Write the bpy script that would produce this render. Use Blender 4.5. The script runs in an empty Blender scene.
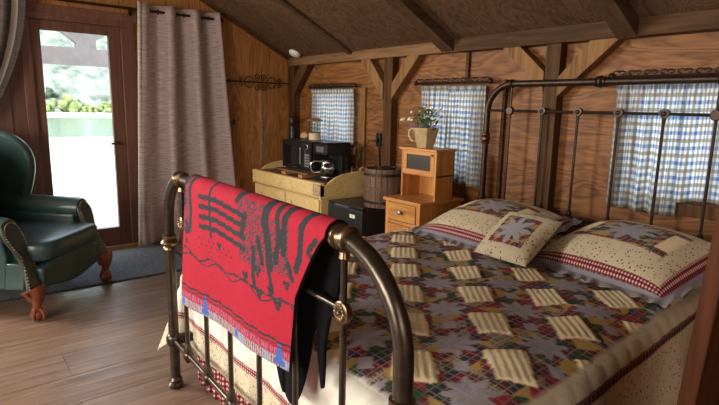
import bpy, bmesh, math, random
import numpy as np
from mathutils import Vector, Matrix
random.seed(7); np.random.seed(7)
PI = math.pi
SC = bpy.context.scene
COL = SC.collection

# ------------------------------------------------------------------ camera, world, lights, exposure
cam_d = bpy.data.cameras.new('camera')
cam = bpy.data.objects.new('camera', cam_d); COL.objects.link(cam)
cam_d.sensor_fit = 'HORIZONTAL'; cam_d.sensor_width = 36.0; cam_d.lens = 36.0*523.0/719.0
cam_d.clip_end = 600
def _dir(u, v):
    return Vector((u-359.5, -(v-202.5), -523.0)).normalized()
_X = -_dir(-69, 98); _py = _dir(1019, 121)
_Y = (_py - _X*_py.dot(_X)).normalized(); _Z = _X.cross(_Y)
cam.matrix_world = Matrix((( _X.x, _X.y, _X.z, 0), (_Y.x, _Y.y, _Y.z, 0), (_Z.x, _Z.y, _Z.z, 1.35), (0, 0, 0, 1)))
SC.camera = cam
SC.view_settings.view_transform = 'Standard'
SC.view_settings.look = 'None'
SC.view_settings.gamma = 1
SC.view_settings.use_curve_mapping = False
SC.view_settings.exposure = 1.2

w = bpy.data.worlds.new('sky'); SC.world = w; w.use_nodes = True
bg = w.node_tree.nodes['Background']
bg.inputs[0].default_value = (0.70, 0.85, 1.0, 1); bg.inputs[1].default_value = 2.4

def light(kind, name, loc, rot, energy, color, **k):
    d = bpy.data.lights.new(name, kind); d.energy = energy; d.color = color
    for a, b in k.items(): setattr(d, a, b)
    o = bpy.data.objects.new(name, d); COL.objects.link(o); o.location = loc; o.rotation_euler = rot
    return o
light('SUN', 'sun', (0, 0, 20), (math.radians(30), math.radians(22), 0), 1.9, (1.0, .95, .86), angle=.02)
# added area lamps: daylight of windows supposed behind and left of the camera
light('AREA', 'back_area_light', (-1.5, -2.6, 1.85), (math.radians(80), 0, 0), 135, (1.0, .90, .76), shape='RECTANGLE', size=2.6, size_y=1.5)
light('AREA', 'side_area_light', (-4.95, -1.3, 1.75), (math.radians(90), 0, math.radians(-62)), 105, (1.0, .91, .78), shape='RECTANGLE', size=1.4, size_y=1.2)
light('AREA', 'right_fill_light', (1.6, -.2, 1.7), (math.radians(90), 0, math.radians(80)), 12, (1.0, .90, .76), shape='RECTANGLE', size=1.6, size_y=1.1)  # added fill from the right; that wall has no window
light('AREA', 'door_portal', (-5.16, 1.0, 1.06), (math.radians(90), 0, math.radians(-90)), 1, (1, 1, 1), shape='RECTANGLE', size=.54, size_y=1.75).data.cycles.is_portal = True

# ------------------------------------------------------------------ node helpers
def newmat(name):
    m = bpy.data.materials.new(name); m.use_nodes = True
    nt = m.node_tree; b = nt.nodes['Principled BSDF']
    return m, nt, b
def N(nt, t, **k):
    n = nt.nodes.new(t)
    for a, b in k.items():
        if hasattr(n, a) and not a.startswith('i_'): setattr(n, a, b)
    return n
def L(nt, a, b): nt.links.new(a, b)
def col(c): return (c[0], c[1], c[2], 1)
def mixrgb(nt, fac, a, b, mode='MIX'):
    n = nt.nodes.new('ShaderNodeMix'); n.data_type = 'RGBA'; n.blend_type = mode
    if isinstance(fac, (int, float)): n.inputs[0].default_value = fac
    else: L(nt, fac, n.inputs[0])
    for s, v in ((6, a), (7, b)):
        if isinstance(v, (tuple, list)): n.inputs[s].default_value = col(v)
        else: L(nt, v, n.inputs[s])
    return n.outputs[2]
def math_(nt, op, a, b=None, clamp=False):
    n = nt.nodes.new('ShaderNodeMath'); n.operation = op; n.use_clamp = clamp
    for i, v in enumerate((a, b)):
        if v is None: continue
        if isinstance(v, (int, float)): n.inputs[i].default_value = v
        else: L(nt, v, n.inputs[i])
    return n.outputs[0]
def coords(nt, scale=(1, 1, 1), rot=(0, 0, 0), out='Object'):
    tc = nt.nodes.new('ShaderNodeTexCoord'); mp = nt.nodes.new('ShaderNodeMapping')
    mp.inputs['Scale'].default_value = scale; mp.inputs['Rotation'].default_value = rot
    L(nt, tc.outputs[out], mp.inputs['Vector']); return mp.outputs[0]
def noise(nt, vec, scale, detail=4, rough=.55, dist=0):
    n = nt.nodes.new('ShaderNodeTexNoise'); L(nt, vec, n.inputs['Vector'])
    n.inputs['Scale'].default_value = scale; n.inputs['Detail'].default_value = detail
    n.inputs['Roughness'].default_value = rough; n.inputs['Distortion'].default_value = dist
    return n.outputs['Fac']
def ramp(nt, fac, stops):
    n = nt.nodes.new('ShaderNodeValToRGB'); L(nt, fac, n.inputs[0])
    e = n.color_ramp.elements
    while len(e) < len(stops): e.new(.5)
    for x, (p, c) in zip(e, stops): x.position = p; x.color = col(c) if len(c) == 3 else c
    return n.outputs[0]
def bump(nt, b, h, strength=.3, dist=.01):
    n = nt.nodes.new('ShaderNodeBump'); n.inputs['Strength'].default_value = strength; n.inputs['Distance'].default_value = dist
    L(nt, h, n.inputs['Height']); L(nt, n.outputs[0], b.inputs['Normal'])
def mul(c, k): return tuple(min(1, x*k) for x in c)

def m_plain(name, c, rough=.6, metal=0, var=.12, scale=12, bmp=.1, **k):
    m, nt, b = newmat(name)
    v = coords(nt); n = noise(nt, v, scale, 5)
    L(nt, ramp(nt, n, [(.3, mul(c, 1-var)), (.7, mul(c, 1+var))]), b.inputs['Base Color'])
    b.inputs['Roughness'].default_value = rough; b.inputs['Metallic'].default_value = metal
    if bmp: bump(nt, b, n, bmp, .004)
    for a, x in k.items(): b.inputs[a.replace('_', ' ')].default_value = x
    return m
def m_wood(name, c1, c2, axis=2, scale=1.0, rough=.55, knots=True):
    """straight sawn grain along an object axis"""
    m, nt, b = newmat(name)
    s = [16*scale]*3; s[axis] = .9*scale
    v = coords(nt, tuple(s)); n = noise(nt, v, 2.2, 8, .62, .6)
    s2 = [3*scale]*3; s2[axis] = .5*scale
    n2 = noise(nt, coords(nt, tuple(s2)), 1.5, 3)
    a = math_(nt, 'ADD', math_(nt, 'MULTIPLY', n, .65), math_(nt, 'MULTIPLY', n2, .35))
    L(nt, ramp(nt, a, [(.36, c1), (.5, tuple((p+q)/2 for p, q in zip(c1, c2))), (.64, c2)]), b.inputs['Base Color'])
    b.inputs['Roughness'].default_value = rough; b.inputs['Specular IOR Level'].default_value = .10 if rough > .5 else .5
    bump(nt, b, n, .35, .004)
    return m
def m_ply(name, c1, c2, c3, axis=2, rough=.5, scale=1.0, spec=.25):
    """rotary cut plywood: flame-like cathedral bands drawn out along an axis"""
    m, nt, b = newmat(name)
    s = [5.5*scale]*3; s[axis] = 1.0*scale
    v = coords(nt, tuple(s)); base = noise(nt, v, .85, 3, .5, 1.2)
    rings = math_(nt, 'FRACT', math_(nt, 'MULTIPLY', base, 11.0))
    tri = math_(nt, 'ABSOLUTE', math_(nt, 'SUBTRACT', rings, .5))
    s2 = [60*scale]*3; s2[axis] = 3*scale
    fine = noise(nt, coords(nt, tuple(s2)), 1.0, 5, .6)
    a = math_(nt, 'ADD', math_(nt, 'MULTIPLY', tri, .75), math_(nt, 'MULTIPLY', fine, .65))
    big = noise(nt, coords(nt, (1, 1, 1)), .9, 3)
    c = ramp(nt, a, [(.2, c1), (.48, c2), (.75, c3)])
    c = mixrgb(nt, math_(nt, 'MULTIPLY', big, .45), c, mul(c1, .75))
    L(nt, c, b.inputs['Base Color']); b.inputs['Roughness'].default_value = rough
    b.inputs['Specular IOR Level'].default_value = spec
    bump(nt, b, fine, .15, .002)
    return m
def m_emit(name, c, s):
    m, nt, b = newmat(name); b.inputs['Emission Color'].default_value = col(c); b.inputs['Emission Strength'].default_value = s
    b.inputs['Base Color'].default_value = col(c); return m
def m_glass(name, tint=(1, 1, 1), rough=0.0, gloss=.08):
    m, nt, b = newmat(name)
    t = nt.nodes.new('ShaderNodeBsdfTransparent'); t.inputs[0].default_value = col(tint)
    g = nt.nodes.new('ShaderNodeBsdfGlossy'); g.inputs['Roughness'].default_value = max(rough, .03)
    mx = nt.nodes.new('ShaderNodeMixShader'); mx.inputs[0].default_value = gloss
    L(nt, t.outputs[0], mx.inputs[1]); L(nt, g.outputs[0], mx.inputs[2])
    L(nt, mx.outputs[0], nt.nodes['Material Output'].inputs[0]); nt.nodes.remove(b)
    return m
def m_patch(name, rough=.9, plaid_scale=70, dots=62):
    """cloth whose dye comes from the colour attribute; 'plaid' and 'print' attributes switch on woven checks and a small floral print"""
    m, nt, b = newmat(name)
    at = N(nt, 'ShaderNodeAttribute'); at.attribute_name = 'dye'
    pl = N(nt, 'ShaderNodeAttribute'); pl.attribute_name = 'plaid'
    pr = N(nt, 'ShaderNodeAttribute'); pr.attribute_name = 'print'
    uv = N(nt, 'ShaderNodeUVMap'); sp = N(nt, 'ShaderNodeSeparateXYZ'); L(nt, uv.outputs[0], sp.inputs[0])
    def stripe(o, f, th):
        s = math_(nt, 'SINE', math_(nt, 'MULTIPLY', o, f*2*PI)); return math_(nt, 'GREATER_THAN', s, th)
    sx = stripe(sp.outputs[0], plaid_scale, .1); sy = stripe(sp.outputs[1], plaid_scale, .1)
    wv = math_(nt, 'MULTIPLY', math_(nt, 'ADD', sx, sy), .5)
    c = at.outputs['Color']
    dark = mixrgb(nt, .72, c, (.025, .03, .055)); lite = mixrgb(nt, .26, c, (.62, .52, .42))
    pc = mixrgb(nt, wv, dark, c)
    both = math_(nt, 'MULTIPLY', stripe(sp.outputs[0], plaid_scale*.5, .8), 1.0)
    both2 = math_(nt, 'MAXIMUM', both, stripe(sp.outputs[1], plaid_scale*.5, .8))
    pc = mixrgb(nt, both2, pc, lite)
    c = mixrgb(nt, math_(nt, 'MINIMUM', pl.outputs['Fac'], 1.0), c, pc)
    ging = ramp(nt, wv, [(.0, (.030, .03, .06)), (.25, (.38, .04, .055)), (.75, (.72, .62, .55))]); nt.nodes[-1].color_ramp.interpolation = 'CONSTANT'
    c = mixrgb(nt, math_(nt, 'GREATER_THAN', pl.outputs['Fac'], 1.5), c, ging)
    vo = N(nt, 'ShaderNodeTexVoronoi'); vo.inputs['Scale'].default_value = dots; L(nt, uv.outputs[0], vo.inputs['Vector'])
    d = math_(nt, 'LESS_THAN', vo.outputs['Distance'], .24)
    vsel = math_(nt, 'MULTIPLY', d, pr.outputs['Fac'])
    sx2 = N(nt, 'ShaderNodeSeparateColor'); L(nt, vo.outputs['Color'], sx2.inputs[0])
    dc = ramp(nt, sx2.outputs[0], [(0, (.28, .05, .05)), (.45, (.28, .05, .05)), (.55, (.10, .12, .08)), (1, (.22, .14, .08))])
    c = mixrgb(nt, vsel, c, dc)
    fz = noise(nt, uv.outputs[0], 260, 3)
    c = mixrgb(nt, math_(nt, 'MULTIPLY', fz, .3), c, mixrgb(nt, .5, c, (.02, .02, .02)))
    L(nt, c, b.inputs['Base Color']); b.inputs['Roughness'].default_value = rough; b.inputs['Specular IOR Level'].default_value = .15
    n2 = noise(nt, uv.outputs[0], 14, 4, .6, .5)
    h = math_(nt, 'ADD', math_(nt, 'MULTIPLY', n2, 1.0), math_(nt, 'MULTIPLY', fz, .06))
    bump(nt, b, h, .5, .012)
    return m
def m_curtain(name, trans=.5):
    m, nt, b = newmat(name)
    uv = N(nt, 'ShaderNodeUVMap'); sp = N(nt, 'ShaderNodeSeparateXYZ'); L(nt, uv.outputs[0], sp.inputs[0])
    def st(o, f, th, ph=0):
        s = math_(nt, 'SINE', math_(nt, 'ADD', math_(nt, 'MULTIPLY', o, f*2*PI), ph)); return math_(nt, 'GREATER_THAN', s, th)
    f = 25
    bl = math_(nt, 'MULTIPLY', math_(nt, 'ADD', st(sp.outputs[0], f, 0), st(sp.outputs[1], f, 0)), .5)
    c = mixrgb(nt, bl, (.88, .88, .82), (.17, .30, .56))
    tan = math_(nt, 'MAXIMUM', st(sp.outputs[0], f/2, .85, .9), st(sp.outputs[1], f/2, .85, .9))
    c = mixrgb(nt, math_(nt, 'MULTIPLY', tan, .6), c, (.62, .48, .22))
    d = nt.nodes.new('ShaderNodeBsdfDiffuse'); t = nt.nodes.new('ShaderNodeBsdfTranslucent')
    L(nt, c, d.inputs[0]); L(nt, c, t.inputs[0])
    mx = nt.nodes.new('ShaderNodeMixShader'); mx.inputs[0].default_value = trans
    L(nt, d.outputs[0], mx.inputs[1]); L(nt, t.outputs[0], mx.inputs[2])
    L(nt, mx.outputs[0], nt.nodes['Material Output'].inputs[0]); nt.nodes.remove(b)
    return m
def m_sheer(name, c, trans=.5, clear=.15, stripe=None):
    m, nt, b = newmat(name)
    uv = N(nt, 'ShaderNodeUVMap'); mp = N(nt, 'ShaderNodeMapping'); L(nt, uv.outputs[0], mp.inputs[0]); mp.inputs['Scale'].default_value = (4, 70, 1)
    n = noise(nt, mp.outputs[0], 1.6, 4, .6)
    cc = ramp(nt, n, [(.35, mul(c, .62)), (.65, mul(c, 1.2))])
    if stripe:
        sp = N(nt, 'ShaderNodeSeparateXYZ'); L(nt, uv.outputs[0], sp.inputs[0])
        s = math_(nt, 'MULTIPLY', math_(nt, 'GREATER_THAN', sp.outputs[0], stripe[0]), math_(nt, 'LESS_THAN', sp.outputs[0], stripe[1]))
        cc = mixrgb(nt, s, cc, (.75, .74, .70))
    d = nt.nodes.new('ShaderNodeBsdfDiffuse'); t = nt.nodes.new('ShaderNodeBsdfTranslucent'); tr = nt.nodes.new('ShaderNodeBsdfTransparent')
    L(nt, cc, d.inputs[0]); L(nt, cc, t.inputs[0])
    mx = nt.nodes.new('ShaderNodeMixShader'); mx.inputs[0].default_value = trans
    L(nt, d.outputs[0], mx.inputs[1]); L(nt, t.outputs[0], mx.inputs[2])
    m2 = nt.nodes.new('ShaderNodeMixShader')
    L(nt, math_(nt, 'MULTIPLY', n, clear*2), m2.inputs[0])
    L(nt, mx.outputs[0], m2.inputs[1]); L(nt, tr.outputs[0], m2.inputs[2])
    L(nt, m2.outputs[0], nt.nodes['Material Output'].inputs[0]); nt.nodes.remove(b)
    return m

# ------------------------------------------------------------------ geometry helpers
class MB:
    def __init__(s): s.v = []; s.f = []; s.uv = None; s.attr = {}; s.keep = False
    def add(s, vs, fs):
        o = len(s.v); s.v += [tuple(p) for p in vs]; s.f += [tuple(i+o for i in f) for f in fs]; return s
    def box(s, x0, x1, y0, y1, z0, z1, M=None):
        vs = [Vector(p) for p in ((x0,y0,z0),(x1,y0,z0),(x1,y1,z0),(x0,y1,z0),(x0,y0,z1),(x1,y0,z1),(x1,y1,z1),(x0,y1,z1))]
        if M is not None: vs = [M @ p for p in vs]
        return s.add(vs, [(0,3,2,1),(4,5,6,7),(0,1,5,4),(1,2,6,5),(2,3,7,6),(3,0,4,7)])
    def tube(s, pts, r, n=10, closed=False, cap=True):
        pts = [Vector(p) for p in pts]; m = len(pts)
        rs = r if isinstance(r, (list, tuple)) else [r]*m
        T = []
        for i in range(m):
            if closed: t = pts[(i+1) % m]-pts[i-1]
            else: t = pts[min(i+1, m-1)]-pts[max(i-1, 0)]
            T.append(t.normalized() if t.length > 1e-9 else Vector((0, 0, 1)))
        up = Vector((0, 0, 1)) if abs(T[0].z) < .9 else Vector((1, 0, 0))
        nrm = (up - T[0]*up.dot(T[0])).normalized(); vs = []
        for i in range(m):
            nrm = (nrm - T[i]*nrm.dot(T[i])).normalized(); bn = T[i].cross(nrm)
            for k in range(n):
                a = 2*PI*k/n; vs.append(pts[i]+(nrm*math.cos(a)+bn*math.sin(a))*rs[i])
        fs = []
        for i in range(m if closed else m-1):
            j = (i+1) % m
            for k in range(n): fs.append((i*n+k, i*n+(k+1) % n, j*n+(k+1) % n, j*n+k))
        if cap and not closed:
            fs.append(tuple(range(n-1, -1, -1))); fs.append(tuple((m-1)*n+k for k in range(n)))
        return s.add(vs, fs)
    def lathe(s, prof, c=(0, 0, 0), n=24, axis='z', M=None, sq=None):
        vs = []
        for r, h in prof:
            for k in range(n):
                a = 2*PI*k/n; x, y = r*math.cos(a), r*math.sin(a)
                p = (x, y, h) if axis == 'z' else ((x, h, y) if axis == 'y' else (h, x, y))
                p = Vector(p)
                if M is not None: p = M @ p
                vs.append(p+Vector(c))
        m = len(prof); fs = []
        for i in range(m-1):
            for k in range(n): fs.append((i*n+k, i*n+(k+1) % n, (i+1)*n+(k+1) % n, (i+1)*n+k))
        fs.append(tuple(range(n-1, -1, -1))); fs.append(tuple((m-1)*n+k for k in range(n)))
        return s.add(vs, fs)
    def prism(s, poly, a, b, plane='xz'):
        """polygon extruded from a to b along the axis the plane leaves out"""
        def P(u, v, w):
            return {'xz': (u, w, v), 'yz': (w, u, v), 'xy': (u, v, w)}[plane]
        n = len(poly); vs = [P(u, v, a) for u, v in poly]+[P(u, v, b) for u, v in poly]
        fs = [tuple(range(n)), tuple(range(2*n-1, n-1, -1))]+[(i, i+n, (i+1) % n+n, (i+1) % n) for i in range(n)]
        return s.add(vs, fs)
    def ball(s, c, r, n=12, sc=(1, 1, 1)):
        pr = [(max(1e-4, r*math.sin(PI*i/8))*1.0, -r*math.cos(PI*i/8)) for i in range(9)]
        M = Matrix.Diagonal((sc[0], sc[1], sc[2])).to_4x4()
        return s.lathe(pr, c, n, M=M)
    def grid(s, P, uv=None):
        """P: (m,n,3) array"""
        m, n, _ = P.shape; o = len(s.v)
        s.v += [tuple(p) for p in P.reshape(-1, 3)]
        s.f += [(o+i*n+j, o+(i+1)*n+j, o+(i+1)*n+j+1, o+i*n+j+1) for i in range(m-1) for j in range(n-1)]
        if uv is not None: s.uv = uv.reshape(-1, 2)
        return s
    def build(s, name, mat, parent=None, smooth=False, bevel=0, solid=0, mats=None, xf=None, soff=-1):
        vs = s.v
        if xf is not None: vs = [tuple(xf @ Vector(p)) for p in vs]
        if parent is not None:
            org = parent.get('_o', (0, 0, 0)) ; org = Vector(org)
        else:
            A = np.array(vs); org = Vector(((A[:, 0].min()+A[:, 0].max())/2, (A[:, 1].min()+A[:, 1].max())/2, A[:, 2].min()))
        me = bpy.data.meshes.new(name); me.from_pydata([(p[0]-org.x, p[1]-org.y, p[2]-org.z) for p in vs], [], s.f)
        if not s.keep:
            bm = bmesh.new(); bm.from_mesh(me)
            bmesh.ops.recalc_face_normals(bm, faces=bm.faces); bm.to_mesh(me); bm.free()
        me.materials.append(mat)
        for x in (mats or []): me.materials.append(x)
        if s.uv is not None:
            ul = me.uv_layers.new(name='UVMap'); li = np.zeros(len(me.loops), dtype=np.int32); me.loops.foreach_get('vertex_index', li)
            ul.data.foreach_set('uv', s.uv[li].astype(np.float32).ravel())
        for k, (typ, arr) in s.attr.items():
            at = me.attributes.new(k, typ, 'POINT')
            at.data.foreach_set('color' if typ == 'FLOAT_COLOR' else 'value', arr.astype(np.float32).ravel())
        if smooth:
            me.polygons.foreach_set('use_smooth', [True]*len(me.polygons))
            if smooth == 'auto':
                bm = bmesh.new(); bm.from_mesh(me)
                for e in bm.edges:
                    if len(e.link_faces) == 2 and e.calc_face_angle(0) > .7: e.smooth = False
                bm.to_mesh(me); bm.free()
        o = bpy.data.objects.new(name, me); COL.objects.link(o)
        if parent is not None:
            o.parent = parent
            o['_o'] = tuple(org)
        else: o.location = org; o['_o'] = tuple(org)
        if bevel:
            b = o.modifiers.new('bevel', 'BEVEL'); b.width = bevel; b.segments = 2; b.limit_method = 'ANGLE'
        if solid:
            b = o.modifiers.new('solid', 'SOLIDIFY'); b.thickness = solid; b.offset = soff
        return o
def thing(name, label, cat, loc, group=None, kind=None):
    o = bpy.data.objects.new(name, None); COL.objects.link(o); o.location = loc; o['_o'] = tuple(loc); o.empty_display_size = .1
    return tag(o, label, cat, group, kind)
def tag(o, label=None, cat=None, group=None, kind=None):
    if label: o['label'] = label
    if cat: o['category'] = cat
    if group: o['group'] = group
    if kind: o['kind'] = kind
    return o
def struct(o, label=None): 
    o['kind'] = 'structure'
    if label: o['label'] = label
    return o
def arc(cx, cz, r, a0, a1, n, y=0):
    return [(cx+r*math.cos(math.radians(a0+(a1-a0)*i/n)), y, cz+r*math.sin(math.radians(a0+(a1-a0)*i/n))) for i in range(n+1)]

# ------------------------------------------------------------------ materials
M_floor, nt, b = newmat('floorboards')
v = coords(nt); sp = N(nt, 'ShaderNodeSeparateXYZ'); L(nt, v, sp.inputs[0])
at = N(nt, 'ShaderNodeAttribute'); at.attribute_name = 'board'
sft = N(nt, 'ShaderNodeCombineXYZ'); L(nt, math_(nt, 'MULTIPLY', at.outputs['Fac'], 37.0), sft.inputs[1]); L(nt, math_(nt, 'MULTIPLY', at.outputs['Fac'], 11.0), sft.inputs[2])
va = N(nt, 'ShaderNodeVectorMath'); L(nt, v, va.inputs[0]); L(nt, sft.outputs[0], va.inputs[1])
mp = N(nt, 'ShaderNodeMapping'); mp.inputs['Scale'].default_value = (26, 1.4, 1); L(nt, va.outputs[0], mp.inputs[0])
n1 = noise(nt, mp.outputs[0], 1.4, 8, .65, .8)
n2 = noise(nt, v, 2.3, 4, .6)
c = ramp(nt, n1, [(.33, (.060, .030, .018)), (.5, (.165, .095, .060)), (.68, (.28, .185, .130))])
c = mixrgb(nt, math_(nt, 'MULTIPLY', at.outputs['Fac'], .45), c, (.20, .14, .11))
c = mixrgb(nt, math_(nt, 'MULTIPLY', n2, .35), c, (.30, .23, .19))
L(nt, c, b.inputs['Base Color'])
L(nt, ramp(nt, noise(nt, v, 5, 6, .7), [(.35, (.28,)*3), (.65, (.48,)*3)]), b.inputs['Roughness'])
bump(nt, b, n1, .25, .003)

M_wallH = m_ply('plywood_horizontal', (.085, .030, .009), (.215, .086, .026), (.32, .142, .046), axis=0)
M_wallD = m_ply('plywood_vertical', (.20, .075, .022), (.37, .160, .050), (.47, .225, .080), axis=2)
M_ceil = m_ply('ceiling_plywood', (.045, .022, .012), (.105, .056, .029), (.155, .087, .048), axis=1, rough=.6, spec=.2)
M_beam = m_wood('beam_wood', (.10, .052, .024), (.25, .145, .072), axis=0)
M_beamD = m_wood('dark_beam_wood', (.040, .018, .008), (.11, .055, .025), axis=0)
M_raft = m_wood('rafter_wood', (.045, .024, .014), (.11, .062, .036), axis=1)
M_post = m_wood('post_wood', (.040, .018, .007), (.125, .062, .026), axis=2)
M_brace = m_wood('brace_wood', (.12, .058, .022), (.30, .165, .070), axis=2)
M_doorw = m_wood('door_wood', (.10, .042, .028), (.20, .088, .058), axis=2, rough=.45)
M_thr = m_wood('threshold_wood', (.25, .14, .07), (.42, .26, .14), axis=1, rough=.5)
M_pine = m_wood('honey_pine', (.36, .138, .032), (.66, .31, .088), axis=2, rough=.38)
M_pineX = m_wood('honey_pine_cross', (.38, .148, .036), (.68, .33, .098), axis=0, rough=.38)
M_cream, nt, b = newmat('worn_cream_paint')
v = coords(nt); n1 = noise(nt, v, 7, 8, .7, .4); n2 = noise(nt, v, 30, 6, .7)
mm = math_(nt, 'ADD', math_(nt, 'MULTIPLY', n1, .6), math_(nt, 'MULTIPLY', n2, .4))
wear = ramp(nt, mm, [(.60, (0, 0, 0)), (.66, (1, 1, 1))])
c = mixrgb(nt, ramp(nt, n2, [(.3, (0,)*3), (.7, (1,)*3)]), (.60, .41, .165), (.80, .60, .28))
L(nt, mixrgb(nt, wear, c, (.22, .12, .06)), b.inputs['Base Color']); b.inputs['Roughness'].default_value = .55; bump(nt, b, n2, .2, .003)
M_iron = m_plain('bronzed_iron', (.075, .060, .048), rough=.30, metal=.85, var=.25, scale=30, bmp=.05)
M_ironD = m_plain('dark_iron', (.045, .030, .024), rough=.42, metal=.75, var=.25, scale=30, bmp=.08)
M_brass = m_plain('worn_brass', (.19, .135, .080), rough=.30, metal=.95, var=.3, scale=40, bmp=.08)
M_black = m_plain('black_plastic', (.010, .010, .011), rough=.28, var=.1, bmp=0)
M_blackm = m_plain('black_enamel', (.016, .016, .018), rough=.36, var=.1, bmp=.04, scale=90)
M_glassd = m_plain('dark_glass', (.008, .008, .010), rough=.06, var=.05, bmp=0)
M_steel = m_plain('steel', (.55, .55, .53), rough=.25, metal=1, var=.1, bmp=0)
M_pane = m_glass('window_glass')
M_jar = m_glass('jar_glass', (.80, .85, .83), .10, .14)
M_white = m_plain('white_plastic', (.72, .69, .62), rough=.45, var=.05, bmp=0)
M_leather = m_plain('dark_green_leather', (.026, .060, .062), rough=.33, var=.22, scale=9, bmp=.12)
M_leatherN = m_plain('leather_band', (.035, .045, .038), rough=.4, var=.2, scale=20, bmp=.1)
M_nail = m_plain('brass_nails', (.45, .33, .18), rough=.3, metal=1, var=.1, bmp=0)
M_claw = m_wood('mahogany', (.12, .028, .014), (.26, .075, .035), axis=2, rough=.3)
M_barrel = m_wood('barrel_staves', (.075, .042, .028), (.19, .12, .082), axis=2, rough=.6)
M_rug = m_plain('grey_rug_pile', (.12, .125, .135), rough=.97, var=.45, scale=60, bmp=.8)
M_rugE = m_plain('rug_binding', (.02, .022, .03), rough=.9, var=.2, bmp=.2)
M_cloth = m_patch('patchwork_cloth')
M_curt = m_curtain('gingham_cloth', .58)
M_sheer = m_sheer('linen_sheer', (.66, .54, .53), .40, .10)
M_drape = m_sheer('grey_drape', (.15, .125, .115), .25, .0, stripe=(.90, .95))
M_lining = m_sheer('cream_lining', (.70, .66, .58), .4, .0)
M_vase = m_plain('beige_glaze', (.42, .31, .17), rough=.3, var=.2, scale=14, bmp=.05)
M_leaf = m_plain('leaf_green', (.08, .17, .035), rough=.6, var=.4, scale=40, bmp=0)
M_yel = m_plain('yellow_petal', (.72, .42, .03), rough=.6, var=.2, bmp=0)
M_wht = m_plain('white_petal', (.78, .74, .58), rough=.6, var=.1, bmp=0)
M_pur = m_plain('purple_petal', (.22, .13, .34), rough=.6, var=.3, bmp=0)
M_matt = m_plain('mattress_ticking', (.62, .60, .55), rough=.9, var=.05)

# ------------------------------------------------------------------ setting
XD, YH = -5.11, 3.166
XR, YB = 1.7, -2.8
RY = (YH+YB)/2; ZE = 1.814
def zc(y): return ZE+.5*(YH-y) if y > RY else ZE+.5*(y-YB)
ZR = zc(RY)
# floor boards
mb = MB(); bd = []; x = -5.28+.0; k = 0
edges = [-2.48-.2815*i for i in range(-16, 12)]; edges = sorted(e for e in edges if e < XR+.3)
for i in range(len(edges)-1):
    x0, x1 = max(edges[i], -5.16), min(edges[i+1], XR+.05)
    if x1-x0 < .02: continue
    y = YB-.05-random.random()*1.5
    while y < YH+.05:
        ln = random.uniform(2.6, 4.4); a, c_ = max(y, YB-.05), min(y+ln, YH+.05)
        if c_-a > .03:
            mb.box(x0+.0018, x1-.0018, a+.001, c_-.001, -.03, 0); bd += [random.random()]*8
        y += ln
mb.box(-5.16, XR+.05, YB-.05, YH+.05, -.08, -.031); bd += [0]*8
mb.attr['board'] = ('FLOAT', np.array(bd))
struct(mb.build('floor', M_floor), 'worn wide wooden floorboards')
# wall with headboard side windows
def wall_x(holes, x0, x1, y0, y1, ztop):
    mb = MB(); xs = sorted(set([x0, x1]+[h[0] for h in holes]+[h[1] for h in holes]))
    for a, b_ in zip(xs[:-1], xs[1:]):
        hh = [h for h in holes if h[0] <= a+1e-6 and h[1] >= b_-1e-6]
        if hh: mb.box(a, b_, y0, y1, 0, hh[0][2]); mb.box(a, b_, y0, y1, hh[0][3], ztop)
        else: mb.box(a, b_, y0, y1, 0, ztop)
    return mb
WIN = [(-4.60, -4.02, .96, 1.49), (-3.02, -2.52, .84, 1.50), (-1.40, -.45, .87, 1.49)]
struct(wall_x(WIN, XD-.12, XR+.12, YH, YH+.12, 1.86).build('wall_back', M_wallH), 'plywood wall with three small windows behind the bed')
# wall with glass door (gable)
DY0, DY1, DZ = .655, 1.478, 2.043
mb = MB()
def gable(mb, y0, y1, zb, x0, x1):
    n = max(2, int((y1-y0)/.3)); pts = [(y0, zb), (y1, zb)]; ys = [y1, y0]
    if y0 < RY < y1: ys = [y1, RY, y0]
    mb.prism(pts+[(y, zc(y)+.04) for y in ys], x0, x1, 'yz')
gable(mb, YB-.12, DY0, 0, XD-.12, XD); gable(mb, DY1, YH, 0, XD-.12, XD); gable(mb, DY0, DY1, DZ, XD-.12, XD)
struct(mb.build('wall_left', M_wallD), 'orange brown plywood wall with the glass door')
mb = MB(); gable(mb, YB-.12, YH, 0, XR, XR+.12); struct(mb.build('wall_right', M_wallD))
mb = MB(); mb.box(XD-.12, XR+.12, YB-.12, YB, 0, 1.86); struct(mb.build('wall_front', M_wallH))
# ceiling, two slopes
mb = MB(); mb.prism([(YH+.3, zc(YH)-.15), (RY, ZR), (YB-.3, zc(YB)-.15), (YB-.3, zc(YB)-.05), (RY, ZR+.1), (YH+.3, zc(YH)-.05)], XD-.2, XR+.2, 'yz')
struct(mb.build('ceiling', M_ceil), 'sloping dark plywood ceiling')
def rafter(n, x0, x1, d, mat=M_raft):
    mb = MB(); y1 = YH-.09
    mb.prism([(y1, zc(y1)), (y1, zc(y1)-d), (RY, ZR-d), (RY, ZR)], x0, x1, 'yz')
    struct(mb.build('trim_%d' % n, mat, bevel=.004), 'ceiling rafter')
rafter(1, -4.02, -3.955, .03); rafter(2, -2.835, -2.715, .085); rafter(3, -1.50, -1.385, .10)
rafter(4, -.12, -.0, .10); rafter(5, -5.11, -5.075, .02, M_beamD)  # the last is a thin dark strip added for the shadow along the wall
# top plate in two lengths
struct(MB().box(-5.11, -2.70, YH-.085, YH, 1.772, 1.865).build('trim_6', M_beam, bevel=.004), 'weathered top beam')
struct(MB().box(-2.70, XR, YH-.10, YH, 1.768, 1.868).build('trim_7', M_beamD, bevel=.004), 'dark top beam')
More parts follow.
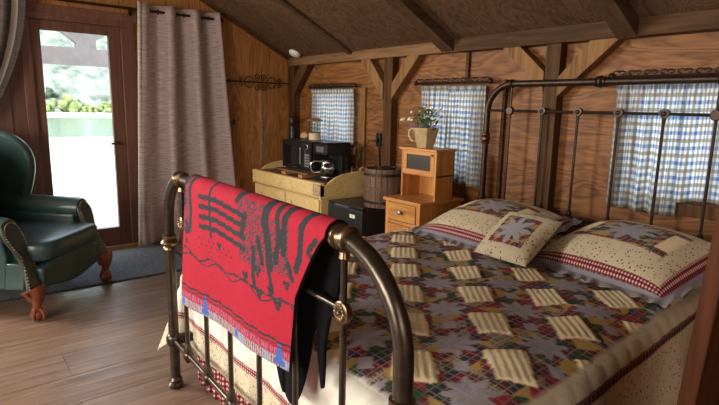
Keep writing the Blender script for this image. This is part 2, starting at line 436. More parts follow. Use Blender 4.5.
# posts
def vpost(n, x0, x1, y0=YH-.076, z0=0, z1=1.772, mat=M_post):
    struct(MB().box(x0, x1, y0, YH, z0, z1).build('trim_%d' % n, mat, bevel=.003), 'wooden post')
vpost(8, -5.11, -4.99); vpost(9, -3.517, -3.407); vpost(10, -1.953, -1.852)
vpost(11, -2.655, -2.625, YH-.022, 1.56, 1.77); vpost(12, -2.30, -2.275, YH-.03, .3, 1.56, M_beamD)
vpost(13, -3.90, -3.83, YH-.025, .6, 1.53, M_brace)
struct(MB().box(-3.40, -3.05, YH-.012, YH, 1.40, 1.408).box(-3.83, -3.53, YH-.012, YH, 1.40, 1.408).build('trim_14', M_brace))
def brace(n, poly, y0=YH-.086, mat=M_brace): struct(MB().prism(poly, y0, YH-.002, 'xz').build('trim_%d' % n, mat, bevel=.003), 'diagonal brace')
brace(15, [(-4.86, 1.772), (-4.70, 1.772), (-4.99, 1.46), (-4.99, 1.62)], mat=M_post)
brace(16, [(-3.83, 1.772), (-3.70, 1.772), (-3.517, 1.56), (-3.517, 1.42)])
brace(17, [(-3.22, 1.772), (-3.08, 1.772), (-3.407, 1.42), (-3.407, 1.55)])
brace(18, [(-2.29, 1.772), (-2.15, 1.772), (-1.953, 1.60), (-1.953, 1.47)])
brace(19, [(-1.66, 1.772), (-1.48, 1.772), (-1.852, 1.44), (-1.852, 1.56)])
# lower panel joint rail on the back wall, corner trims on the door wall
struct(MB().prism([(2.735, 1.50), (2.750, 1.50), (2.752, 1.42), (2.764, 1.34), (2.752, 1.25), (2.768, 1.15), (2.762, 1.0), (2.772, .85), (2.75, .70), (2.728, .70), (2.735, .85), (2.728, 1.0), (2.738, 1.15), (2.726, 1.25), (2.738, 1.34), (2.730, 1.42)], XD, XD+.012, 'yz').build('trim_20', M_thr), 'live edge batten on wall')
# windows
def window(n, x0, x1, z0, z1):
    r = thing('window_%d' % n, None, None, ((x0+x1)/2, YH+.03, z0)); r['kind'] = 'structure'
    f = MB()
    f.box(x0, x0+.03, YH, YH+.07, z0, z1).box(x1-.03, x1, YH, YH+.07, z0, z1).box(x0, x1, YH, YH+.07, z1-.03, z1).box(x0, x1, YH, YH+.07, z0, z0+.035)
    f.box((x0+x1)/2-.012, (x0+x1)/2+.012, YH+.02, YH+.05, z0, z1)
    f.build('window_frame', M_post, r)
    MB().box(x0+.03, x1-.03, YH+.035, YH+.041, z0+.03, z1-.03).build('window_pane', M_pane, r)
    MB().box(x0-.06, x1+.06, YH-.025, YH, z0-.07, z0).build('window_sill', M_brace if n != 3 else M_post, r, bevel=.003)
for i, q in enumerate(WIN): window(i+1, *q)

# door and fixed leaf
dr = thing('door_1', None, None, (XD-.03, 1.06, 0)); dr['kind'] = 'structure'
GY0, GY1, GZ0, GZ1 = .745, 1.262, .20, 1.92
mb = MB()
mb.box(XD-.05, XD-.005, .675, GY0, .03, 2.0).box(XD-.05, XD-.005, GY1, 1.36, .03, 2.0).box(XD-.05, XD-.005, GY0, GY1, .03, GZ0).box(XD-.05, XD-.005, GY0, GY1, GZ1, 2.0)
mb.build('door_leaf', M_doorw, dr, bevel=.004)
MB().box(XD-.030, XD-.024, GY0, GY1, GZ0, GZ1).build('glass_pane', M_pane, dr)
mb = MB(); mb.box(XD-.1, XD+.025, 1.362, 1.478, 0, 2.0).box(XD-.1, XD+.025, .60, .674, 0, 2.0).box(XD-.1, XD+.03, .60, 1.478, 2.0, 2.075)
mb.build('door_frame', M_doorw, dr, bevel=.004)
MB().tube([(XD+.0, 1.30, .98), (XD+.05, 1.30, .98), (XD+.05, 1.22, .98)], .009, 8).lathe([(.022, 0), (.022, .008)], (XD-.004, 1.30, .98), 14, 'x').build('door_handle', M_brass, dr, smooth='auto')
struct(MB().box(XD-.12, XD+.05, .60, 1.55, -.0, .032).build('trim_21', M_thr, bevel=.003), 'pale wooden threshold')
struct(MB().box(XD, XD+.022, -.25, .40, .0, 2.05).box(XD, XD+.03, .40, .50, 0, 2.05).box(XD, XD+.018, .50, .60, 0, 2.05).box(XD+.002, XD+.036, -.25, 1.50, 2.05, 2.12).build('trim_22', M_doorw, bevel=.003), 'dark casing boards beside the glass door')
struct(MB().box(XD, XD+.015, 1.56, YH-.08, 0, .09).build('baseboard_left', M_doorw, bevel=.003))

# ------------------------------------------------------------------ outdoors
M_deck = m_wood('deck_boards', (.30, .26, .22), (.5, .45, .40), axis=1)
M_grass = m_plain('pale_ground', (.42, .46, .34), rough=1, var=.25, scale=.5, bmp=.2)
M_water, nt, b = newmat('pond_water'); b.inputs['Base Color'].default_value = (.12, .17, .13, 1); b.inputs['Roughness'].default_value = .12
bump(nt, b, noise(nt, coords(nt, (1, .3, 1)), 1.2, 4), .3, .1)
M_hill = m_plain('sage_hillside', (.20, .225, .17), rough=1, var=.65, scale=.45, bmp=.2)
M_bush = m_plain('willow_leaves', (.24, .27, .10), rough=1, var=.4, scale=.6, bmp=.3)
M_scrub = m_plain('sagebrush', (.07, .095, .055), rough=1, var=.3, scale=.6, bmp=.3)
mb = MB()
for i in range(14):
    mb.box(-7.9, -5.24, -1.6+i*.4, -1.6+i*.4+.398, -.12, -.05)
struct(mb.build('porch_deck', M_deck), 'porch boards outside the glass door')
struct(MB().box(-96, -7.95, -60, 110, -.9, -.45).build('lawn', M_grass), 'pale sunlit ground outside')
struct(MB().box(-64, -30, -60, 110, -.449, -.43).build('pond', M_water), 'pond beyond the porch')
g = np.zeros((50, 90, 3))
for i in range(50):
    for j in range(90):
        t = i/49; X_ = -94-150*t; Y_ = -110+j*3.2
        g[i, j] = (X_, Y_, -.7+1.0*min(1, t*8)+(max(0, t-.06)**1.05)*105+6*t*math.sin(Y_*.06+1)+2.2*t*math.sin(Y_*.21+t*9)+random.uniform(-.4, .4)*t)
struct(MB().grid(g).build('hillside', M_hill, smooth=True), 'sagebrush hillside across the pond')
def hillz(X_, Y_):
    i = min(49, max(0, int(round((-94-X_)/150*49)))); j = min(89, max(0, int(round((Y_+110)/3.2)))); return g[i, j, 2]
def bushmb(c, r, n, seed):
    rr = random.Random(seed); mb = MB()
    for k in range(n):
        a = rr.uniform(0, 2*PI); d = r*rr.uniform(0, .85)**.7; h = r*rr.uniform(.15, 1.0)*(1.15-.5*d/r)
        mb.ball((c[0]+d*math.cos(a), c[1]+d*math.sin(a), c[2]+h), r*rr.uniform(.16, .30), 6, (1, 1, rr.uniform(.8, 1.3)))
    return mb
def bush(c, r, seed, mat, label, group, name='bush'):
    t = thing(name, label, 'bush', c, group)
    bushmb(c, r, 34, seed).build('foliage', mat, t, smooth=True)
    MB().tube([c, (c[0], c[1], c[2]+r*.6)], [r*.1, r*.05], 6).build('stem', M_doorw, t)
for i, (yy, r) in enumerate([(13.6, 1.6), (16.8, 2.2), (20.0, 1.2), (23.0, 1.7), (27.0, 2.0), (9.2, 1.6)]):
    bush((-95.5, yy, -.55), r, i+3, M_bush, 'round yellow green bush on the far shore of the pond', 'bushes along the far shore')
rr = random.Random(5); _pl = []
for i in range(44):
    X_ = -102-rr.random()*85; Y_ = -X_*rr.uniform(.125, .27)
    if any(math.hypot(X_-p, Y_-q) < 3.8 for p, q in _pl): continue
    _pl.append((X_, Y_))
    bush((X_, Y_, hillz(X_, Y_)-.4), rr.uniform(.8, 1.5), 40+i, M_scrub, 'low sagebrush clump on the pale hillside', 'sagebrush on the hillside')
M_porch = m_plain('porch_timber', (.20, .17, .16), rough=.7, var=.15, scale=6)
pr_ = thing('porch_frame', 'weathered porch post, beam and diagonal braces outside the glass door', 'porch', (-7.65, 1.62, -.05))
MB().box(-7.72, -7.58, -1.5, 5, 1.80, 2.01).build('beam', M_porch, pr_)
MB().box(-7.74, -7.60, 1.50, 1.73, 2.01, 2.7).build('post', M_porch, pr_)
MB().prism([(1.50, 2.07), (1.34, 2.19), (1.08, 2.48), (1.50, 2.48)], -7.70, -7.6, 'yz').build('brace', M_porch, pr_)
MB().prism([(1.73, 2.12), (1.86, 2.20), (2.12, 2.48), (1.73, 2.48)], -7.70, -7.6, 'yz').build('brace', M_porch, pr_)
MB().box(-7.72, -7.60, -1.5, -1.3, -.05, 1.80).build('post', M_porch, pr_)
MB().box(-7.72, -7.60, 4.8, 5, -.05, 1.80).build('post', M_porch, pr_)

# ------------------------------------------------------------------ curtains and rods
XC = XD+.09
rod = thing('curtain_rod', 'dark iron curtain rod above the glass door', 'curtain rod', (XC, 1.2, 2.157))
MB().tube([(XC, -.35, 2.157), (XC, 2.27, 2.157)], .011, 10).build('rod', M_ironD, rod, smooth='auto')
MB().ball((XC, 2.285, 2.157), .022).build('finial', M_ironD, rod, smooth=True)
for yy in (1.45, -.3):
    MB().tube([(XD, yy, 2.14), (XC, yy, 2.14)], .006, 8).box(XD, XD+.036, yy-.012, yy+.012, 2.10, 2.17).build('bracket', M_ironD, rod)
def cloth_grid(fn, nu, nv, uvs=(1, 1)):
    P = np.zeros((nu, nv, 3)); U = np.zeros((nu, nv, 2))
    for i in range(nu):
        for j in range(nv):
            u, v_ = i/(nu-1), j/(nv-1); P[i, j] = fn(u, v_); U[i, j] = (u*uvs[0], v_*uvs[1])
    m = MB().grid(P, U); m.keep = True; return m
# hanging panel, right of the glass: u across, v from bottom to top
def fR(u, v_):
    y = (1.515+.74*u)*v_+(1.405+1.00*u)*(1-v_); z = .02+2.195*v_
    amp = .038+.012*(1-v_)
    x = XC+amp*math.sin(2*PI*(u*3.15+.10)+.4*math.sin(v_*3)*(1-v_))+.008*math.sin(u*37+v_*5)*(1-v_)
    return (x, y, z)
ct = thing('door_curtain', 'sheer mauve linen grommet curtain hanging right of the glass door', 'curtain', (XC, 1.9, .02))
cloth_grid(fR, 130, 40, (1.6, 2.2)).build('curtain_panel', M_sheer, ct, smooth=True, solid=.0015)
def fE(u, v_):
    y = (1.490+.035*u)*v_+(1.385+.05*u)*(1-v_); return (XC+.030+.012*math.sin(u*PI), y, .02+2.20*v_)
cloth_grid(fE, 6, 20, (.1, 2.2)).build('lining_edge', M_lining, ct, smooth=True, solid=.0015)
for k, yy in enumerate((1.60, 1.675, 1.84, 1.913, 2.075, 2.146)):
    MB().tube([(XC+.0, yy+.0*k, 2.157+.024*math.cos(a*PI/6))[:1]+(yy+.004*math.sin(a*PI/6), 2.157+.022*math.sin(a*PI/6)) if False else (XC+.022*math.cos(a*PI/6), yy, 2.157+.022*math.sin(a*PI/6)) for a in range(12)], .004, 6, closed=True).build('grommet', M_ironD, ct, smooth=True)
# drape tied back at the left edge
def fLft(u, v_):
    top = -.30+.95*u; e = (.30+.10*v_)
    s = max(0, min(1, (2.2-(1.0+1.2*v_))/1.2)); k = s**1.9
    y = top*(1-k)+(-.30+.48*u)*k; z = 1.0+1.2*v_-.05*u*k
    x = XC+.035*math.sin(u*2*PI*5)+.05
    return (x, y, z)
dl = thing('tied_drape', 'dark grey drape with white stripe swept aside at the left edge above the armchair', 'curtain', (XC+.05, .1, .15))
cloth_grid(fLft, 120, 30, (1, 1.2)).build('drape_panel', M_drape, dl, smooth=True, solid=.002)
def fL2(u, v_):
    return (XC+.05+.03*math.sin(u*2*PI*5), -.30+.48*u+.04*u*(1-v_), .15+.86*v_)
cloth_grid(fL2, 100, 20, (1, .9)).build('drape_tail', M_drape, dl, smooth=True, solid=.002)

def wcurtain(name_label, x0, x1, zt, zb, folds, amp=.016, lift=None, lean=0, seed=0, yb=YH-.055):
    r_ = random.Random(seed); ph = r_.uniform(0, 6)
    def f(u, v_):
        top = zt; bot = zb+(lift(u) if lift else 0)+.006*math.sin(u*21+ph)
        z = bot+(top-bot)*v_
        x = x0+(x1-x0)*u+lean*(1-v_)*(.5+.5*u)
        y = yb+amp*math.sin(u*2*PI*folds+ph+.5*math.sin(v_*2+ph))*(.55+.45*(1-v_))+.004*math.sin(u*60+v_*9)
        if v_ > .93: y = yb+.010*math.sin(u*2*PI*folds*2.5)
        return (x, y, z)
    o = cloth_grid(f, 90, 26, ((x1-x0)*1.9, zt-zb)).build('window_curtain', M_curt, None, smooth=True, solid=.0012)
    return tag(o, name_label, 'curtain', None)
wcurtain('blue gingham curtain over the small window behind the coffee maker', -4.69, -3.965, 1.52, .99, 8, seed=1)
wcurtain('left blue gingham curtain panel behind the vase of flowers', -3.075, -2.77, 1.525, .93, 4, seed=2, lift=lambda u: -.04*u)
wcurtain('right blue gingham curtain panel beside the left bed post', -2.79, -2.43, 1.525, .80, 5, seed=3, lift=lambda u: -.03*u)
wcurtain('narrow drawn blue gingham curtain panel seen through the headboard', -1.49, -1.105, 1.52, .80, 5, .02, seed=4, lift=lambda u: -.01*u, lean=-.0)
wcurtain('wide blue gingham curtain panel at far right, its hem lying on the window sill', -1.12, -.42, 1.52, .88, 6, .02, seed=5, lift=lambda u: .02*math.sin(u*3))
def scroll_rod(x0, x1, z, label):
    t = thing('scroll_rod', label, 'curtain rod', ((x0+x1)/2, YH-.06, z), 'wrought iron curtain rods over the small windows')
    y = YH-.062
    MB().tube([(x0, y, z), (x1, y, z)], .009, 8).build('rod', M_ironD, t, smooth='auto')
    mb = MB(); n = max(3, int((x1-x0)/.085)); st_ = (x1-x0)/n
    for i in range(n):
        c0 = x0+(i+.5)*st_
        for s_ in (-1, 1):
            pts = []
            for k in range(15):
                a = k/14*1.6*PI; r = st_*.30*(1-.45*k/14)
                pts.append((c0+s_*(st_*.22)-s_*r*math.cos(a)*.8, y-.004, z+.022+r*math.sin(a)*.55))
            mb.tube(pts, .0048, 5)
    mb.build('scrollwork', M_ironD, t, smooth='auto')
    for xx in (x0, x1): MB().ball((xx, y, z+.006), .021, 10).build('finial', M_ironD, t, smooth=True)
    for xx in (x0+.03, x1-.03): MB().tube([(xx, y, z), (xx, YH-.002, z)], .005, 6).build('bracket', M_ironD, t)
scroll_rod(-4.70, -3.93, 1.540, 'wrought iron scroll curtain rod over the window behind the coffee maker')
scroll_rod(-3.13, -2.385, 1.545, 'wrought iron scroll curtain rod over the window behind the flowers')
scroll_rod(-1.52, -.40, 1.550, 'wrought iron scroll curtain rod over the window behind the headboard')

# ------------------------------------------------------------------ wall and ceiling fittings
rk = thing('iron_wall_rack', 'long wrought iron scroll rack with hooked ends on the plywood wall', 'wall rack', (XD+.04, 2.73, 1.585))
xx = XD+.04
MB().tube([(xx, 2.37, 1.60), (xx, 2.36, 1.585), (xx, 3.10, 1.585), (xx+.01, 3.125, 1.60)], .007, 8).build('bar', M_ironD, rk, smooth='auto')
def spiral(cy, cz, r, a0, turns, k=1):
    return [(xx-.004, cy+r*(1-.75*i/22)*math.cos(a0+k*turns*2*PI*i/22), cz+r*(1-.75*i/22)*math.sin(a0+k*turns*2*PI*i/22)) for i in range(23)]
for sy in (-1, 1):
    for sz in (-1, 1):
        mb = MB()
        mb.tube(spiral(2.73+sy*.042, 1.585+sz*.055, .036, -sz*PI/2, 1.3, -sy*sz), .0045, 6)
        mb.tube([(xx-.004, 2.73+sy*(.08+.11*i/12), 1.585+sz*(.045*math.sin(PI*i/12)+.012)) for i in range(13)], .0045, 6)
        mb.tube(spiral(2.73+sy*.22, 1.585+sz*.030, .024, -sz*PI/2, 1.2, sy*sz), .0045, 6)
        mb.build('scroll', M_ironD, rk, smooth='auto')
for yy in (2.45, 3.02): MB().tube([(xx, yy, 1.585), (XD, yy, 1.585)], .006, 6).build('bracket', M_ironD, rk)
MB().prism([(2.335, 1.585), (2.375, 1.61), (2.375, 1.56)], xx-.004, xx+.004, 'yz').build('spear_tip', M_ironD, rk)
hk = thing('iron_latch', 'small black iron hook on the plywood wall right of the sheer curtain', 'hook', (XD+.02, 2.40, 1.17))
MB().box(XD, XD+.01, 2.425, 2.445, 1.14, 1.20).build('hook_plate', M_ironD, hk)
MB().tube([(XD+.01, 2.435, 1.17), (XD+.04, 2.42, 1.172), (XD+.04, 2.35, 1.172), (XD+.025, 2.34, 1.185)], .006, 6).build('hook_arm', M_ironD, hk)
MB().tube([(XD+.01, 2.435, 1.145), (XD+.03, 2.42, 1.145), (XD+.03, 2.37, 1.145)], .004, 6).build('hook_arm', M_ironD, hk)
# smoke detector on the slope
sd = thing('smoke_detector', 'round white smoke detector on the sloping ceiling', 'smoke detector', (-4.83, 3.005, zc(3.005)))
Rt = Matrix.Rotation(math.radians(-26.57), 4, 'X') @ Matrix.Diagonal((1, 1, -1, 1))
MB().lathe([(.062, 0), (.064, .012), (.058, .022)], (-4.83, 3.005, zc(3.005)), 28, M=Rt).build('base', M_white, sd, smooth='auto')
MB().lathe([(.052, .020), (.050, .030), (.030, .037), (.001, .038)], (-4.83, 3.005, zc(3.005)), 28, M=Rt).build('cover', M_white, sd, smooth='auto')
# outlet + cord
ol = thing('outlet_box', 'black electrical outlet box on the wall between window and post', 'outlet', (-3.60, YH-.02, 1.01))
MB().box(-3.645, -3.585, YH-.04, YH, 1.0, 1.12).build('box', M_black, ol, bevel=.004)
MB().box(-3.625, -3.600, YH-.065, YH-.04, 1.04, 1.075).build('plug', M_black, ol, bevel=.004)
MB().tube([(-3.615, YH-.02, 1.0), (-3.615, YH-.012, .90), (-3.612, YH-.012, .80)], .009, 6).build('conduit', M_ironD, ol)
tag(MB().tube([(-3.625, YH-.06, 1.05), (-3.68, YH-.08, 1.05), (-3.75, YH-.09, .98), (-3.785, YH-.11, .90), (-3.79, YH-.13, .84), (-3.76, YH-.14, .80), (-3.70, YH-.11, .79), (-3.688, YH-.12, .74), (-3.688, YH-.12, .60), (-3.688, YH-.075, .57), (-3.688, YH-.07, .3)], .005, 7).build('power_cord', M_black, smooth=True), 'black power cord looping from the wall outlet down behind the fridge', 'cord')

# ------------------------------------------------------------------ floor rug
rg = thing('rug', 'grey pile rug with dark edge under the armchair before the glass door', 'rug', (-4.55, .55, 0))
MB().box(-4.98, -4.135, -.9, 1.60, .0, .007).build('pile', M_rug, rg)
MB().box(-4.135, -4.105, -.92, 1.62, .0, .008).box(-4.98, -4.105, 1.60, 1.63, .0, .008).build('binding', M_rugE, rg)

# ------------------------------------------------------------------ dry sink cabinet
DX0, DX1, DF, DB = -4.94, -3.715, 2.575, 3.085
ds = thing('dry_sink_cabinet', 'worn cream painted dry sink cabinet in the corner', 'cabinet', ((DX0+DX1)/2, 2.84, 0))
mb = MB(); mb.box(DX0, DX1, DF, DB, .06, .545)
mb.build('carcass', M_cream, ds, bevel=.004)
MB().box(DX0+.02, DX1-.02, DF+.02, DB-.02, 0, .06).build('plinth', M_cream, ds)
MB().box(DX0-.01, DX1+.012, DF-.02, DF+.03, .565, .69).build('front_rail', M_cream, ds, bevel=.006)
MB().box(DX0, DX1, DF+.03, DB, .545, .60).build('well_bottom', M_cream, ds)
mt = M_thr
MB().box(DX0, DX1, DF+.03, DB-.02, .60, .684).build('top_board', m_wood('worn_top', (.10, .06, .04), (.30, .20, .11), axis=0), ds)
sp_ = [(DF-.015, .55), (DF-.015, .672), (DF+.04, .668), (DF+.08, .69), (DF+.14, .725), (DF+.22, .752), (DF+.36, .768), (DB, .772), (DB, .55)]
MB().prism(sp_, DX1-.012, DX1+.012, 'yz').build('side_gallery', M_cream, ds, bevel=.003)
MB().prism(sp_, DX0-.012, DX0+.012, 'yz').build('side_gallery', M_cream, ds, bevel=.003)
MB().box(DX0, DX1, DB-.0, DB+.022, .55, .772).build('back_gallery', M_cream, ds, bevel=.003)
for k in range(2):
    a = DX0+.10+k*.585; b_ = a+.53
    d = MB(); z0, z1 = .10, .54; y0, y1 = DF-.018, DF-.001; fw = .065
    d.box(a, a+fw, y0, y1, z0, z1).box(b_-fw, b_, y0, y1, z0, z1).box(a+fw, b_-fw, y0, y1, z1-fw, z1).box(a+fw, b_-fw, y0, y1, z0, z0+fw).box(a+fw, b_-fw, y0+.010, y1, z0+fw, z1-fw)
    dd = d.build('door', M_cream, ds, bevel=.003)
    MB().lathe([(.006, 0), (.006, -.012), (.014, -.020), (.010, -.028)], ((b_-.03) if k == 0 else a+.03, DF-.017, .36), 12, 'y').build('knob', M_ironD, dd, smooth='auto')
MB().box(DX1-.10, DX1+.014, DF-.0225, DF-.019, .572, .68).build('worn_patch', m_plain('bare_wood_patch', (.40, .29, .20), rough=.8, var=.45, scale=50), ds)
# two supporting slats under the microwave
for k, (x0, lab) in enumerate(((-4.435, 'left reddish wooden batten under the microwave'), (-4.135, 'right reddish wooden batten under the microwave'))):
    tag(MB().box(x0, x0+.075, 2.60, 3.04, .692, .722).build('wooden_batten', m_wood('slat_wood%d' % k, (.30, .12, .05), (.48, .22, .10), axis=1), bevel=.003), lab, 'batten', 'battens under the microwave')
tag(MB().box(-4.60, -4.02, 2.63, 3.04, .7225, .737).build('wooden_board', m_wood('board_wood', (.10, .06, .04), (.22, .14, .09), axis=0), bevel=.002), 'dark wooden board lying on battens beneath the microwave', 'board')

# microwave
MX0, MX1, MF, MK, MZ0, MZ1 = -4.575, -4.055, 2.70, 3.03, .738, 1.022
mw = thing('microwave', 'black microwave oven on the cream cabinet', 'microwave', ((MX0+MX1)/2, 2.86, MZ0))
MB().box(MX0, MX1, MF+.02, MK, MZ0+.012, MZ1).build('housing', M_blackm, mw, bevel=.006)
md = MB().box(MX0+.003, MX1-.135, MF-.004, MF+.019, MZ0+.014, MZ1-.004).build('door', M_black, mw, bevel=.004)
MB().box(MX0+.05, MX1-.19, MF-.007, MF-.0045, MZ0+.05, MZ1-.05).build('door_window', M_glassd, md)
MB().tube([(MX1-.155, MF-.004, MZ0+.05), (MX1-.152, MF-.028, MZ0+.07), (MX1-.150, MF-.030, MZ1-.06), (MX1-.155, MF-.004, MZ1-.04)], .007, 8).build('handle', M_steel, md, smooth='auto')
MB().box(MX0+.20, MX0+.25, MF-.0065, MF-.0045, MZ0+.023, MZ0+.032).build('badge', M_steel, md)
cp = MB().box(MX1-.132, MX1-.003, MF-.004, MF+.019, MZ0+.014, MZ1-.004).build('control_panel', M_black, mw, bevel=.003)
MB().lathe([(.026, 0), (.026, -.006), (.020, -.008)], (MX1-.075, MF-.004, MZ1-.05), 20, 'y').build('dial_ring', M_steel, cp, smooth='auto')
MB().lathe([(.017, 0), (.016, -.014)], (MX1-.075, MF-.009, MZ1-.05), 20, 'y').build('dial', M_black, cp, smooth='auto')
mb = MB()
for r_ in range(5):
    for c_ in range(3): mb.box(MX1-.110+c_*.028, MX1-.090+c_*.028, MF-.006, MF-.004, MZ0+.045+r_*.026, MZ0+.061+r_*.026)
mb.build('keypad', m_plain('grey_keys', (.22, .22, .26), rough=.5), cp)
mb = MB()
for a in (MX0+.04, MX1-.04):
    for b_ in (MF+.05, MK-.04): mb.lathe([(.012, 0), (.012, .013)], (a, b_, MZ0-.0), 10)
mb.build('feet', M_black, mw)

# coffee maker
KX, KY, KZ = -3.872, 2.80, .685
cm = thing('coffee_maker', 'black drip coffee maker at the right end of the cream cabinet', 'coffee maker', (KX, KY, KZ))
MB().box(KX-.10, KX+.10, KY-.13, KY+.15, KZ, KZ+.035).build('base', M_black, cm, bevel=.008)
MB().lathe([(.070, 0), (.070, .004)], (KX, KY-.045, KZ+.035), 24).build('hot_plate', M_steel, cm, smooth='auto')
MB().box(KX-.10, KX+.10, KY+.035, KY+.15, KZ+.035, KZ+.25).build('water_tank', M_black, cm, bevel=.008)
MB().box(KX+.1005, KX+.103, KY+.07, KY+.11, KZ+.06, KZ+.22).build('level_window', M_jar, cm)
MB().box(KX-.10, KX+.10, KY-.13, KY+.15, KZ+.235, KZ+.335).build('brew_head', M_black, cm, bevel=.012)
MB().box(KX-.088, KX+.088, KY-.12, KY+.14, KZ+.335, KZ+.348).build('lid', M_black, cm, bevel=.005)
MB().box(KX-.06, KX+.06, KY-.133, KY-.1305, KZ+.26, KZ+.31).build('front_plate', M_steel, cm)
cf = MB().lathe([(.058, 0), (.070, .02), (.075, .06), (.068, .10), (.054, .13), (.056, .14)], (KX, KY-.048, KZ+.041), 28).build('carafe', M_jar, cm, smooth='auto')
MB().lathe([(.052, .134), (.052, .150), (.030, .158)], (KX, KY-.048, KZ+.041), 24).build('carafe_lid', M_black, cf, smooth='auto')
MB().lathe([(.0635, .022), (.068, .035), (.0695, .055)], (KX, KY-.048, KZ+.041), 28).build('coffee', m_plain('dark_coffee', (.015, .007, .003), .2, bmp=0), cf, smooth='auto')
MB().lathe([(.0535, .118), (.0535, .130)], (KX, KY-.048, KZ+.041), 24).build('band', M_steel, cf, smooth='auto')
MB().tube([(KX-.045, KY-.08, KZ+.168), (KX-.09, KY-.125, KZ+.172), (KX-.115, KY-.15, KZ+.15), (KX-.118, KY-.15, KZ+.09), (KX-.10, KY-.125, KZ+.065), (KX-.06, KY-.085, KZ+.075)], .008, 8).build('handle', M_steel, cf, smooth='auto')
# jar lantern on the microwave
LX, LY, LZ = -4.345, 2.93, MZ1
ln = thing('glass_lantern', 'small glass and wood lantern jar standing on the microwave', 'lantern', (LX, LY, LZ))
MB().lathe([(.058, 0), (.060, .01), (.060, .055), (.050, .07)], (LX, LY, LZ), 24).build('base', m_plain('cream_stoneware', (.60, .48, .33), .5), ln, smooth='auto')
MB().lathe([(.052, .07), (.052, .18)], (LX, LY, LZ), 24).build('glass', M_jar, ln, smooth='auto')
MB().lathe([(.062, .068), (.062, .074)], (LX, LY, LZ), 24).build('metal_band', M_ironD, ln, smooth='auto')
MB().lathe([(.050, .180), (.072, .184), (.075, .196), (.060, .206), (.030, .214), (.001, .216)], (LX, LY, LZ), 24).build('lid', m_plain('brown_lid', (.30, .17, .07), .35, metal=.3), ln, smooth='auto')
for k in range(4):
    a = k*PI/2+.5; MB().tube([(LX+.058*math.cos(a), LY+.058*math.sin(a), LZ+.06), (LX+.058*math.cos(a), LY+.058*math.sin(a), LZ+.186)], .0025, 6).build('strut', M_ironD, ln)
# crumpled paper
mb = MB()
pts = []
rr = random.Random(3)
mb.ball((0, 0, .03), .04, 10, (1.35, .9, .75)); mb.v = [(x*(1+rr.uniform(-.18, .18))-4.49, y*(1+rr.uniform(-.18, .18))+2.90, max(0, z*(1+rr.uniform(-.3, .3)))+MZ1+.001) for x, y, z in mb.v]
tag(mb.build('paper_bag', m_plain('kraft_paper', (.50, .31, .17), .8)), 'crumpled tan paper packet on the microwave beside the lantern', 'packet')
ts = thing('blue_flashlight', 'slim dark blue cylinder standing upright behind the microwave against the wall', 'flashlight', (-4.93, 3.03, .684))
MB().lathe([(.020, 0), (.020, .44), (.016, .45)], (-4.93, 3.03, .684), 14).build('body', m_plain('navy_blue', (.02, .045, .11), .35), ts, smooth='auto')
MB().lathe([(.016, .45), (.026, .47), (.026, .55), (.022, .555)], (-4.93, 3.03, .684), 14).build('head', M_black, ts, smooth='auto')
# little things beside the coffee maker
tag(MB().lathe([(.022, 0), (.022, .035), (.016, .04)], (-3.755, 2.99, .685), 14).build('small_black_jar', M_black, smooth='auto'), 'tiny black jar beside the coffee maker', 'jar')
tag(MB().prism([(3.00, .772), (3.075, .772), (3.07, .80), (3.04, .812), (3.01, .795)], -3.735, -3.70, 'yz').build('wooden_clip', M_thr, bevel=.004), 'small pale wooden block on the rear rim of the cream cabinet', 'block')

# ------------------------------------------------------------------ mini fridge
FX0, FX1, FF, FB, FZ = -3.675, -3.20, 2.62, 3.075, .545
fr = thing('mini_fridge', 'black mini fridge between the cream cabinet and the pine nightstand', 'fridge', ((FX0+FX1)/2, 2.85, 0))
MB().box(FX0, FX1, FF+.052, FB, .02, FZ).build('cabinet', M_blackm, fr, bevel=.006)
fd = MB().box(FX0, FX1, FF, FF+.05, .03, FZ-.025).build('door', M_blackm, fr, bevel=.008)
MB().box(FX0, FX1, FF+.006, FF+.052, FZ-.022, FZ).build('top_trim', M_black, fr, bevel=.004)
MB().box(FX0+.10, FX0+.30, FF+.0, FF+.02, FZ-.024, FZ-.012).build('recessed_grip', M_steel, fd)
MB().box(FX0+.315, FX0+.385, FF-.003, FF-.0002, .445, .475).build('badge', M_white, fd, bevel=.001)
mb = MB()
for a in (FX0+.05, FX1-.05):
    for b_ in (FF+.1, FB-.05): mb.lathe([(.018, 0), (.018, .022)], (a, b_, 0), 10)
mb.build('feet', M_black, fr)
# barrel
BX, BY, BZ = -3.215, 2.86, FZ
br = thing('wooden_keg', 'old brown wooden keg standing on the black mini fridge', 'barrel', (BX, BY, BZ))
mb = MB(); n = 22
for k in range(n):
    a0, a1 = 2*PI*k/n+.012, 2*PI*(k+1)/n-.012; hs = [0, .08, .16, .24, .315]; rs = [.158, .168, .172, .168, .160]
    vs = []
    for h, r in zip(hs, rs):
        for rr_, aa in ((r, a0), (r, a1), (r-.018, a1), (r-.018, a0)): vs.append((BX+rr_*math.cos(aa), BY+rr_*math.sin(aa), BZ+h))
    fs = [(3, 2, 1, 0), (16, 17, 18, 19)]
    for i in range(4):
        for j in range(4): fs.append((i*4+j, i*4+(j+1) % 4, (i+1)*4+(j+1) % 4, (i+1)*4+j))
    mb.add(vs, fs)
mb.build('staves', M_barrel, br)
for h in (.045, .16, .27):
    r = .160+.0135*(1-((h-.16)/.13)**2)
    MB().lathe([(r+.001, h-.012), (r+.006, h-.012), (r+.006, h+.012), (r+.001, h+.012)], (BX, BY, BZ), 36).build('hoop', M_ironD if h != .16 else M_barrel, br, smooth='auto')
MB().lathe([(.146, .27), (.146, .285), (.001, .286)], (BX, BY, BZ), 32).build('lid', M_barrel, br, smooth='auto')
